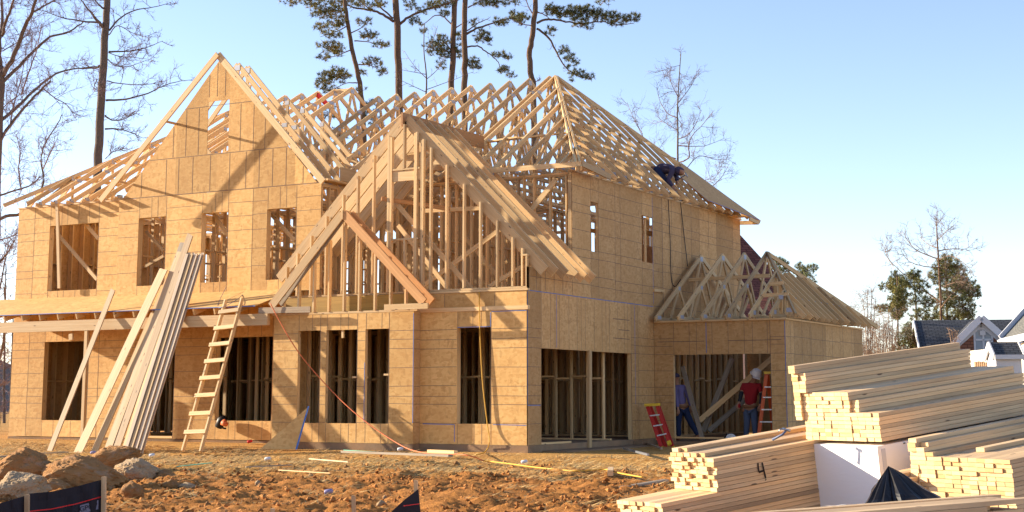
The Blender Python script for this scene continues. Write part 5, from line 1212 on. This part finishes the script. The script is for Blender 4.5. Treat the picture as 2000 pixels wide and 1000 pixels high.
for (x, y, rx, ry, dn) in ((940, 70, 16, 14, 1), (955, 82, 8, 8, .8), (980, 42, 16, 8, 1), (1005, 30, 18, 8, .9), (965, 5, 24, 8, 1), (995, 2, 20, 6, .8), (940, 4, 16, 8, .8), (924, 122, 12, 12, 1), (936, 130, 8, 6, .8), (975, 106, 14, 6, 1), (992, 110, 10, 5, .9), (985, 136, 14, 8, 1), (1000, 146, 10, 4, .9), (1015, 42, 12, 6, .8), (925, 45, 10, 8, .6)): T.cluster(x, y, rx, ry, dn * 1.1, 5.5)
T.done()
T = Tree('pine_tree', 'rightmost pine with one long feathery bough stretched to the right', 'tree', 56, 1040, 'pinebark', 16, 'pines behind the roof')
T.limb([(1050, -40), (1046, 0), (1044, 30), (1038, 80), (1034, 110), (1038, 150), (1042, 175), (1044, 300), (1046, 500), (1048, 800)], 5, 7, trunk=True)
for pts, r in (([(1048, 45), (1062, 39), (1082, 38), (1105, 42), (1140, 47), (1170, 42), (1205, 47), (1238, 46)], 2.6), ([(1046, 24), (1060, 27), (1075, 38)], 1.6), ([(1048, 56), (1068, 70), (1082, 92), (1095, 118), (1112, 138), (1135, 150), (1158, 152)], 2.4), ([(1040, 26), (1032, 12), (1026, -4)], 1.6), ([(1044, 52), (1020, 46), (1000, 38)], 1.3), ([(1046, 160), (1054, 155)], 1)):
    Q, _ = T.limb(pts, r, .6); T.twigs(Q, 8, 18, .5, .2, 1)
for (x, y, rx, ry, dn) in ((1075, 18, 14, 11, 1.1), (1095, 26, 16, 12, 1.1), (1120, 24, 16, 14, 1.2), (1145, 24, 16, 14, 1.2), (1170, 30, 16, 12, 1.2), (1195, 34, 14, 12, 1.1), (1218, 36, 14, 9, 1), (1240, 34, 12, 8, 1), (1130, 44, 20, 8, .8), (1150, 52, 10, 6, .7), (1200, 48, 16, 5, .6), (1076, 62, 12, 10, .6), (1100, 98, 14, 8, .8), (1112, 112, 12, 8, .8), (1124, 122, 8, 8, .8), (1108, 132, 8, 5, .6), (1125, 142, 16, 7, 1), (1148, 150, 14, 6, 1), (1115, 156, 5, 5, .7), (1015, 36, 12, 8, .9), (1028, 34, 8, 6, .8), (1180, 2, 20, 6, .5)): T.cluster(x, y, rx, ry, dn * 1.15, 5.5)
T.done()
T = Tree('bare_tree', 'slender pale bare sapling standing between the pine trunks', 'tree', 52, 832, 'bark', 17, 'bare trees behind the house')
T.limb([(829, 45), (828, 100), (833, 150), (832, 200), (834, 300), (835, 800)], .8, 3, trunk=True)
for pts in ([(832, 152), (810, 130), (790, 100)], [(832, 156), (855, 135), (868, 110)], [(831, 145), (805, 140), (778, 135)], [(830, 100), (845, 80), (855, 50)], [(833, 180), (800, 165), (770, 150)], [(833, 175), (875, 160), (925, 140)]):
    Q, _ = T.limb(pts, .9, .3); T.twigs(Q, 5, 30, .5, .2, 1)
T.done()
T = Tree('bare_tree', 'bare reddish tree rising behind the crouching roofer', 'tree', 60, 1322, 'bark', 18, 'bare trees behind the house')
QT, _ = T.limb([(1330, 104), (1326, 160), (1323, 215), (1324, 260), (1324, 318), (1326, 500), (1328, 800)], .8, 3.2, trunk=True); T.twigs(QT[:16], 14, 60, .6, 0, 2, up=.5)
for pts, r in (([(1324, 318), (1345, 308), (1345, 285), (1352, 265), (1375, 240), (1395, 215)], 1.6), ([(1324, 272), (1345, 262), (1360, 240), (1370, 215)], 1.2), ([(1323, 230), (1305, 222), (1290, 200), (1282, 170)], 1.3), ([(1324, 255), (1300, 240), (1280, 225)], 1), ([(1325, 200), (1345, 175), (1360, 150)], 1.1), ([(1325, 190), (1312, 165), (1306, 140)], 1),
               ([(1340, 330), (1365, 305), (1400, 312), (1430, 310)], 1), ([(1345, 345), (1385, 355), (1410, 330)], .9), ([(1320, 310), (1285, 295), (1258, 270), (1240, 235)], 1.3), ([(1390, 365), (1410, 345), (1425, 320)], .9), ([(1255, 262), (1235, 225), (1225, 200)], .8), ([(1326, 285), (1375, 285), (1415, 270)], .9)):
    Q, _ = T.limb(pts, r, .3, depth=T.rr.uniform(-2, 2)); T.twigs(Q, 8, 56, .45, .1, 2, up=.35)
T.done()
# right-hand trees
T = Tree('bare_tree', 'tall bare tree with red brown trunk above the dark roofed house', 'tree', 96, 1838, 'pinebark', 19, None, 'paletwig')
T.limb([(1829, 436), (1831, 470), (1834, 520), (1837, 580), (1839, 640), (1840, 700), (1840, 790)], 1.0, 4.2, trunk=True)
for pts, r in (([(1832, 505), (1810, 498), (1785, 485), (1770, 465), (1762, 450)], 1.4), ([(1832, 485), (1815, 478), (1795, 462)], 1.1), ([(1833, 522), (1805, 520), (1775, 510), (1760, 490)], 1.1), ([(1832, 490), (1860, 486), (1885, 486), (1898, 478)], 1), ([(1834, 508), (1855, 500), (1880, 512), (1898, 530)], 1.1), ([(1830, 470), (1845, 455), (1852, 448)], .9), ([(1838, 590), (1815, 575), (1790, 550), (1765, 535), (1748, 520), (1735, 505)], 1.8),
               ([(1745, 520), (1732, 500), (1728, 480)], .8), ([(1838, 600), (1850, 585), (1870, 560)], 1.2), ([(1830, 445), (1829, 438), (1833, 430)], .6), ([(1840, 560), (1875, 550), (1900, 560)], 1), ([(1836, 545), (1870, 540), (1895, 548)], .8)):
    Q, _ = T.limb(pts, r, .35, depth=T.rr.uniform(-3, 3)); T.twigs(Q, 8, 48, .5, .1, 2, up=.4)
T.done()
def crown(T, lst, size=5.5):
    for (x, y, rx, ry, dn) in lst: T.cluster(x, y, rx * 1.12, ry * 1.15, dn * 1.5, size, T.rr.uniform(-2, 2), 9)
T = Tree('pine_tree', 'broad dark pine directly behind the tall bare tree', 'tree', 100, 1852, 'pinebark', 20, 'evergreens on the right')
T.limb([(1848, 520), (1850, 600), (1852, 790)], 1.2, 3, trunk=True)
crown(T, [(1850, 520, 24, 12, 1), (1862, 535, 20, 14, .9), (1835, 540, 16, 14, .8), (1880, 555, 22, 14, .9), (1862, 570, 26, 16, .8), (1895, 575, 16, 10, .9), (1840, 590, 18, 14, .6), (1880, 600, 24, 14, .8), (1905, 565, 10, 6, .8), (1860, 620, 28, 12, .8), (1890, 618, 14, 8, .8), (1828, 612, 14, 10, .5), (1850, 505, 12, 6, .8)]); T.done()
T = Tree('pine_tree', 'ragged pine with patchy boughs left of the tall bare tree', 'tree', 94, 1785, 'pinebark', 21, 'evergreens on the right')
T.limb([(1785, 540), (1790, 620), (1794, 790)], 1.2, 3, trunk=True)
crown(T, [(1785, 535, 12, 8, .9), (1775, 550, 18, 10, .8), (1750, 540, 14, 8, .9), (1795, 560, 16, 12, .7), (1730, 560, 10, 8, .7), (1808, 590, 14, 10, .7), (1780, 585, 14, 10, .6), (1795, 615, 16, 10, .7), (1760, 600, 14, 8, .6), (1815, 620, 10, 8, .7)]); T.done()
T = Tree('pine_tree', 'narrow bright yellow green evergreen left of the ragged pine', 'tree', 88, 1752, 'pinebark', 22, 'evergreens on the right')
T.limb([(1752, 540), (1754, 640), (1755, 790)], 1, 2.6, trunk=True)
crown(T, [(1752, 560, 14, 14, 1.2), (1755, 580, 16, 14, 1.2), (1752, 605, 14, 14, 1.0), (1728, 602, 18, 7, .8), (1750, 618, 10, 6, .9)]); T.done('needle2')
T = Tree('evergreen_tree', 'low dark bushy evergreen beside the dark roofed house gable', 'tree', 84, 1778, 'pinebark', 23, 'evergreens on the right')
T.limb([(1778, 630), (1778, 790)], 1, 2, trunk=True)
crown(T, [(1780, 640, 12, 10, 1.3), (1775, 660, 20, 14, 1.3), (1770, 685, 26, 14, 1.3), (1785, 700, 26, 16, 1), (1745, 700, 12, 12, .8)], 4.5); T.done('evergreen')
for n_, (x, y0, h_) in enumerate(((1698, 555, 240), (1722, 610, 190), (1740, 600, 200), (1690, 620, 180), (1712, 640, 160))):
    T = Tree('bare_shrub', 'pale tan bare shrub stems right of the garage bay, ' + ('the tallest one', 'second from the right', 'rightmost, against the evergreens', 'closest to the bay wall', 'the shortest, in the middle')[n_], 'tree', 78 + n_ * 2, x, 'bark', 40 + n_, 'bare shrubs right of the bay', 'paletwig')
    for q in range(4):
        dx = (q - 1.5) * 9; Q, _ = T.limb([(x + dx, y0 + abs(dx) * 2), (x + dx * .7, y0 + 60), (x + dx * .2, 720), (x, 790)], .4, 1.3, trunk=False); T.twigs(Q, 22, 46, .4, 0, 2, up=.5)
    T.done()
for n_, (x, y, d) in enumerate(((1518, 515, 84), (1568, 528, 78))):
    T = Tree('pine_tree', ('pine top peeking between the red roof and truss peaks', 'pine top standing clear above the garage bay roof')[n_], 'tree', d, x, 'pinebark', 50 + n_, 'pine tops beyond the bay roof')
    T.limb([(x, y - 10), (x, y + 40), (x, 790)], .8, 2.5, trunk=True)
    crown(T, [(x - 4, y - 8, 12, 6, 1), (x + 6, y, 14, 7, 1), (x - 6, y + 6, 12, 6, 1), (x + 8, y + 14, 14, 7, 1), (x + 14, y + 26, 12, 7, 1), (x - 2, y + 22, 8, 5, .8)] + ([(x + 24, y - 6, 8, 5, 1)] if n_ else []), 4.5); T.done('evergreen')
T = Tree('bare_shrub', 'small bare ornamental tree in front of the dark roof', 'tree', 74, 1862, 'bark', 61, None, 'paletwig')
for dx in (-9, -3, 4, 10): Q, _ = T.limb([(1862 + dx, 645), (1862 + dx * .5, 665), (1862, 720), (1862, 790)], .5, 1.8); T.twigs(Q, 10, 18, .5, 0, 1, up=.5)
T.done()
# ------------------------------------------------------------------ far hill and neighbouring houses
hm_ = MB(); N = 40
for i in range(N):
    def hp2(i, r, z):
        a = YAW + math.radians(62) - math.radians(50) * i / N; return V((CAM.x - math.sin(a) * r, CAM.y + math.cos(a) * r, z))
    z0 = 11 + 3 * NZ.noise(V((i * .3, 0, 0))); z1 = 11 + 3 * NZ.noise(V(((i + 1) * .3, 0, 0)))
    fall = min(1, max(0, (39 - i) / 8)); f1 = min(1, max(0, (38 - i) / 8))
    hm_.quad([hp2(i, 110, -1), hp2(i + 1, 110, -1), hp2(i + 1, 160, z1 * f1 - 1), hp2(i, 160, z0 * fall - 1)])
    hm_.quad([hp2(i, 160, z0 * fall - 1), hp2(i + 1, 160, z1 * f1 - 1), hp2(i + 1, 260, -1), hp2(i, 260, -1)])
o = hm_.obj('hill', mat('brown_woodland_hill', (.16, .11, .08), .95), None, True); o['kind'] = 'structure'
def q4(mb, a, b, c, d, m=0, s=1):
    e = (V(b) - V(a)); h = (V(d) - V(a)); mb.quad([a, b, c, d], [(0, 0), (e.length * s, 0), (e.length * s, h.length * s), (0, h.length * s)], m)
def gable_house(label, c, yaw, w, d, hw, hr, wallm, roofm, over=.35, z0=-1.2, extra=None):
    """w = eaves length (local x), d = gable depth (local y)"""
    t = thing('neighbour_house', label, 'house', (c[0], c[1], z0), yaw); x0, x1, y0, y1 = -w / 2, w / 2, -d / 2, d / 2
    mb = MB()
    q4(mb, (x0, y0, 0), (x1, y0, 0), (x1, y0, hw), (x0, y0, hw)); q4(mb, (x1, y1, 0), (x0, y1, 0), (x0, y1, hw), (x1, y1, hw))
    for x in (x0, x1): mb.quad([(x, y0, 0), (x, y1, 0), (x, y1, hw), (x, 0, hr), (x, y0, hw)], [(0, 0), (d, 0), (d, hw), (d / 2, hr), (0, hw)])
    mb.obj('wall', wallm, t); s = (hr - hw) / (d / 2); e = over; rb = MB()
    for sg in (-1, 1):
        ye = sg * (d / 2 + e); a = (x0 - e, ye, hw - s * e); b = (x1 + e, ye, hw - s * e); c2 = (x1 + e, 0, hr + .03); d2 = (x0 - e, 0, hr + .03)
        q4(rb, a, b, c2, d2)
        q4(rb, tuple(V(a) + V((0, 0, .14))), tuple(V(b) + V((0, 0, .14))), tuple(V(c2) + V((0, 0, .14))), tuple(V(d2) + V((0, 0, .14))))
    rb.obj('roof', roofm, t)
    for x in (x0 - e - .02, x1 + e + .02):
        for sg in (-1, 1): B1('rake_board', t, (x, sg * (d / 2 + e), hw - s * e + .03), (x, 0, hr + .06), .3, .06, n=(1, 0, 0), mats='white')
    for sg in (-1, 1): B1('gutter', t, (x0 - e, sg * (d / 2 + e + .04), hw - s * e + .04), (x1 + e, sg * (d / 2 + e + .04), hw - s * e + .04), .18, .12, n=(0, 1, 0), mats='white')
    return t
def window(t, cx, cz, w, h, axis='y', v=0, sg=-1):
    P = (lambda u, z, o: V((u, v + sg * o, z))) if axis == 'y' else (lambda u, z, o: V((v + sg * o, u, z)))
    n = (0, 1, 0) if axis == 'y' else (1, 0, 0)
    fr = MB()
    for a, b in (((cx - w / 2, cz - h / 2), (cx + w / 2, cz - h / 2)), ((cx - w / 2, cz + h / 2), (cx + w / 2, cz + h / 2)), ((cx - w / 2, cz - h / 2), (cx - w / 2, cz + h / 2)), ((cx + w / 2, cz - h / 2), (cx + w / 2, cz + h / 2)), ((cx, cz - h / 2), (cx, cz + h / 2)), ((cx - w / 2, cz), (cx + w / 2, cz))):
        fr.board(P(*a, .04), P(*b, .04), .09, .05, n)
    f = fr.obj('window', 'white', t); g = MB(); g.quad([P(cx - w / 2, cz - h / 2, .015), P(cx + w / 2, cz - h / 2, .015), P(cx + w / 2, cz + h / 2, .015), P(cx - w / 2, cz + h / 2, .015)]); g.obj('pane', 'winglass', f)
# red-roofed house behind the bay (its roof slope shows between wall and trusses)
D1 = 52.0; a1 = atd(1447, 458, D1); a2 = atd(1545, 560, D1); rt = thing('neighbour_house', 'pinkish house with steep red brown shingle roof behind the garage bay', 'house', (a1.x, a1.y, -1)); o1 = rt.location.copy()
tl, tr, br_, bl = atd(1400, 420, D1 + 4), atd(1447, 460, D1 + 4), atd(1600, 628, D1), atd(1380, 628, D1)
rb = MB(); q4(rb, bl - o1, br_ - o1, tr - o1, tl - o1, 0, 1); q4(rb, br_ - o1, br_ - o1 + HD * 9, tr - o1 + HD * 3, tr - o1, 0, 1); q4(rb, tl - o1, tr - o1, tr - o1 + HD * 3, tl - o1 + HD * 3); q4(rb, bl + HD * 9 - o1, bl - o1, tl - o1, tl - o1 + HD * 3); rb.obj('roof', 'redroof', rt)
wb = MB(); zz = V((0, 0, 1)); lo = lambda p, s=.6: V((p.x, p.y, -.2)) - o1 + HD * s
b1, b2 = atd(1390, 629, D1), atd(1594, 629, D1)
q4(wb, lo(b1), lo(b2), b2 - o1 + HD * .6, b1 - o1 + HD * .6); q4(wb, lo(b2), lo(b2, 8.5), b2 - o1 + HD * 8.5, b2 - o1 + HD * .6); q4(wb, lo(b1, 8.5), lo(b1), b1 - o1 + HD * .6, b1 - o1 + HD * 8.5); wb.obj('wall', 'stucco', rt)
B1('gutter', rt, bl - o1, br_ - o1, .16, .12, n=HD, mats='white')
# dark-roofed brick house on the right
DR = 84.0; cL, cR = atd(1798, 632, DR), atd(1985, 628, DR); mid = (cL + cR) / 2 + HD * 0; L_ = (cR - cL).length; kk = DR / 2940
hr_ = cL.z + 1.2; dh = gable_house('brick house with long charcoal roof and white trimmed front gables', (mid.x, mid.y), YAW - .17, L_ * 1.0, 8.0, 1.2 + (777 - 700) * kk + .3, hr_, 'brick', 'darkroof')
def front_gable(t, xc, w, zt, y0, y1, m='brick'):
    hwz = zt - w / 2 * .95; mb = MB(); mb.quad([(xc - w / 2, y0, 0), (xc + w / 2, y0, 0), (xc + w / 2, y0, hwz), (xc, y0, zt), (xc - w / 2, y0, hwz)], [(0, 0), (w, 0), (w, hwz), (w / 2, zt), (0, hwz)])
    for x in (xc - w / 2, xc + w / 2): q4(mb, (x, y0, 0), (x, y1, 0), (x, y1, hwz), (x, y0, hwz))
    mb.obj('wall', m, t); rb = MB()
    for sg in (-1, 1): q4(rb, (xc + sg * (w / 2 + .3), y0 - .3, hwz - .28), (xc + sg * (w / 2 + .3), y1, hwz - .28), (xc, y1, zt + .12), (xc, y0 - .3, zt + .12))
    rb.obj('roof', 'darkroof', t)
    for sg in (-1, 1):
        B1('rake_board', t, (xc + sg * (w / 2 + .38), y0 - .33, hwz - .30), (xc, y0 - .33, zt + .10), .32, .08, n=(0, 1, 0), mats='white')
        B1('rake_board', t, (xc + sg * (w / 2 - .1), y0 - .05, hwz - .02), (xc, y0 - .05, zt - .25), .22, .06, n=(0, 1, 0), mats='white')
xl = lambda x: (x - (1798 + 1985) / 2) * kk; zl = lambda y: (777 - y) * kk + .95 + 1.2
front_gable(dh, xl(1890), 3.3, zl(641), -5.2, -1); window(dh, xl(1893), zl(676), .85, 1.1, 'y', -5.2)
front_gable(dh, xl(1934), 2.6, zl(677), -6.2, -1)
mb = MB(); mb.board((xl(1892), -5.28, zl(660)), (xl(1892), -5.28, zl(668)), .28, .06, (0, 1, 0)); mb.obj('vent', 'white', dh)
# cream house with grey roof at the right edge
DC = 70.0; kc = DC / 2940; cp = atd(1956, 672, DC); ch_ = thing('neighbour_house', 'cream house with grey green roof and white gutter at the right edge', 'house', (cp.x, cp.y, -1)); oc = ch_.location.copy()
e1, e2 = atd(1953, 664, DC), atd(2140, 622, DC - 8); r1, r2 = atd(2030, 578, DC + 5), atd(2160, 540, DC)
rb = MB(); q4(rb, e1 - oc, e2 - oc, r2 - oc, r1 - oc); rb.obj('roof', 'greyroof', ch_)
B1('gutter', ch_, e1 - oc - V((0, 0, .1)), e2 - oc - V((0, 0, .1)), .26, .18, n=HD, mats='white'); B1('ridge_trim', ch_, e1 - oc + V((0, 0, .1)), r1 - oc + V((0, 0, .1)), .2, .06, n=HD, mats='white')
w1, w2 = atd(1968, 678, DC + .6), atd(2140, 628, DC - 9.4); mb = MB(); g0 = lambda p: V((p.x, p.y, -1)) - oc
q4(mb, g0(w1), g0(w2), w2 - oc, w1 - oc); q4(mb, g0(w1 + HD * 9), g0(w1), w1 - oc, w1 + HD * 9 - oc); mb.obj('wall', 'cream', ch_)
B1('downpipe', ch_, w1 - oc - HD * .1 + RT * .7, g0(w1) - HD * .1 + RT * .7, .1, .08, n=HD, mats='white')
# small shed and fence
DS = 62.0; s0 = atd(1961, 700, DS); ks = DS / 2940
sh = gable_house('small white shed with dark ribbed roof behind the lumber', (s0.x, s0.y), YAW - .1, 46 * ks, 1.6, .95 + 1.2 + (777 - 703) * ks, .95 + 1.2 + (777 - 682) * ks, 'white', 'darkroof', .06)
fm = MB(); fn = thing('board_fence', 'tan board fence between the brick house and the shed', 'fence', (0, 0, 0)); p0_, p1_ = atd(1906, 706, 64), atd(1942, 708, 63); nB = 9
for i in range(nB):
    a = p0_.lerp(p1_, i / nB); b = p0_.lerp(p1_, (i + .94) / nB); fm.board((a + b) / 2 + V((0, 0, R_.uniform(-.02, .02))), V(((a + b).x / 2, (a + b).y / 2, -1)), (b - a).length, .03, HD)
fm.obj('boards', 'fence', fn)
for p in (p0_, p1_): B1('post', fn, p + HD * .08, V((p.x, p.y, -1)) + HD * .08, .1, .1, n=HD, mats='fence')
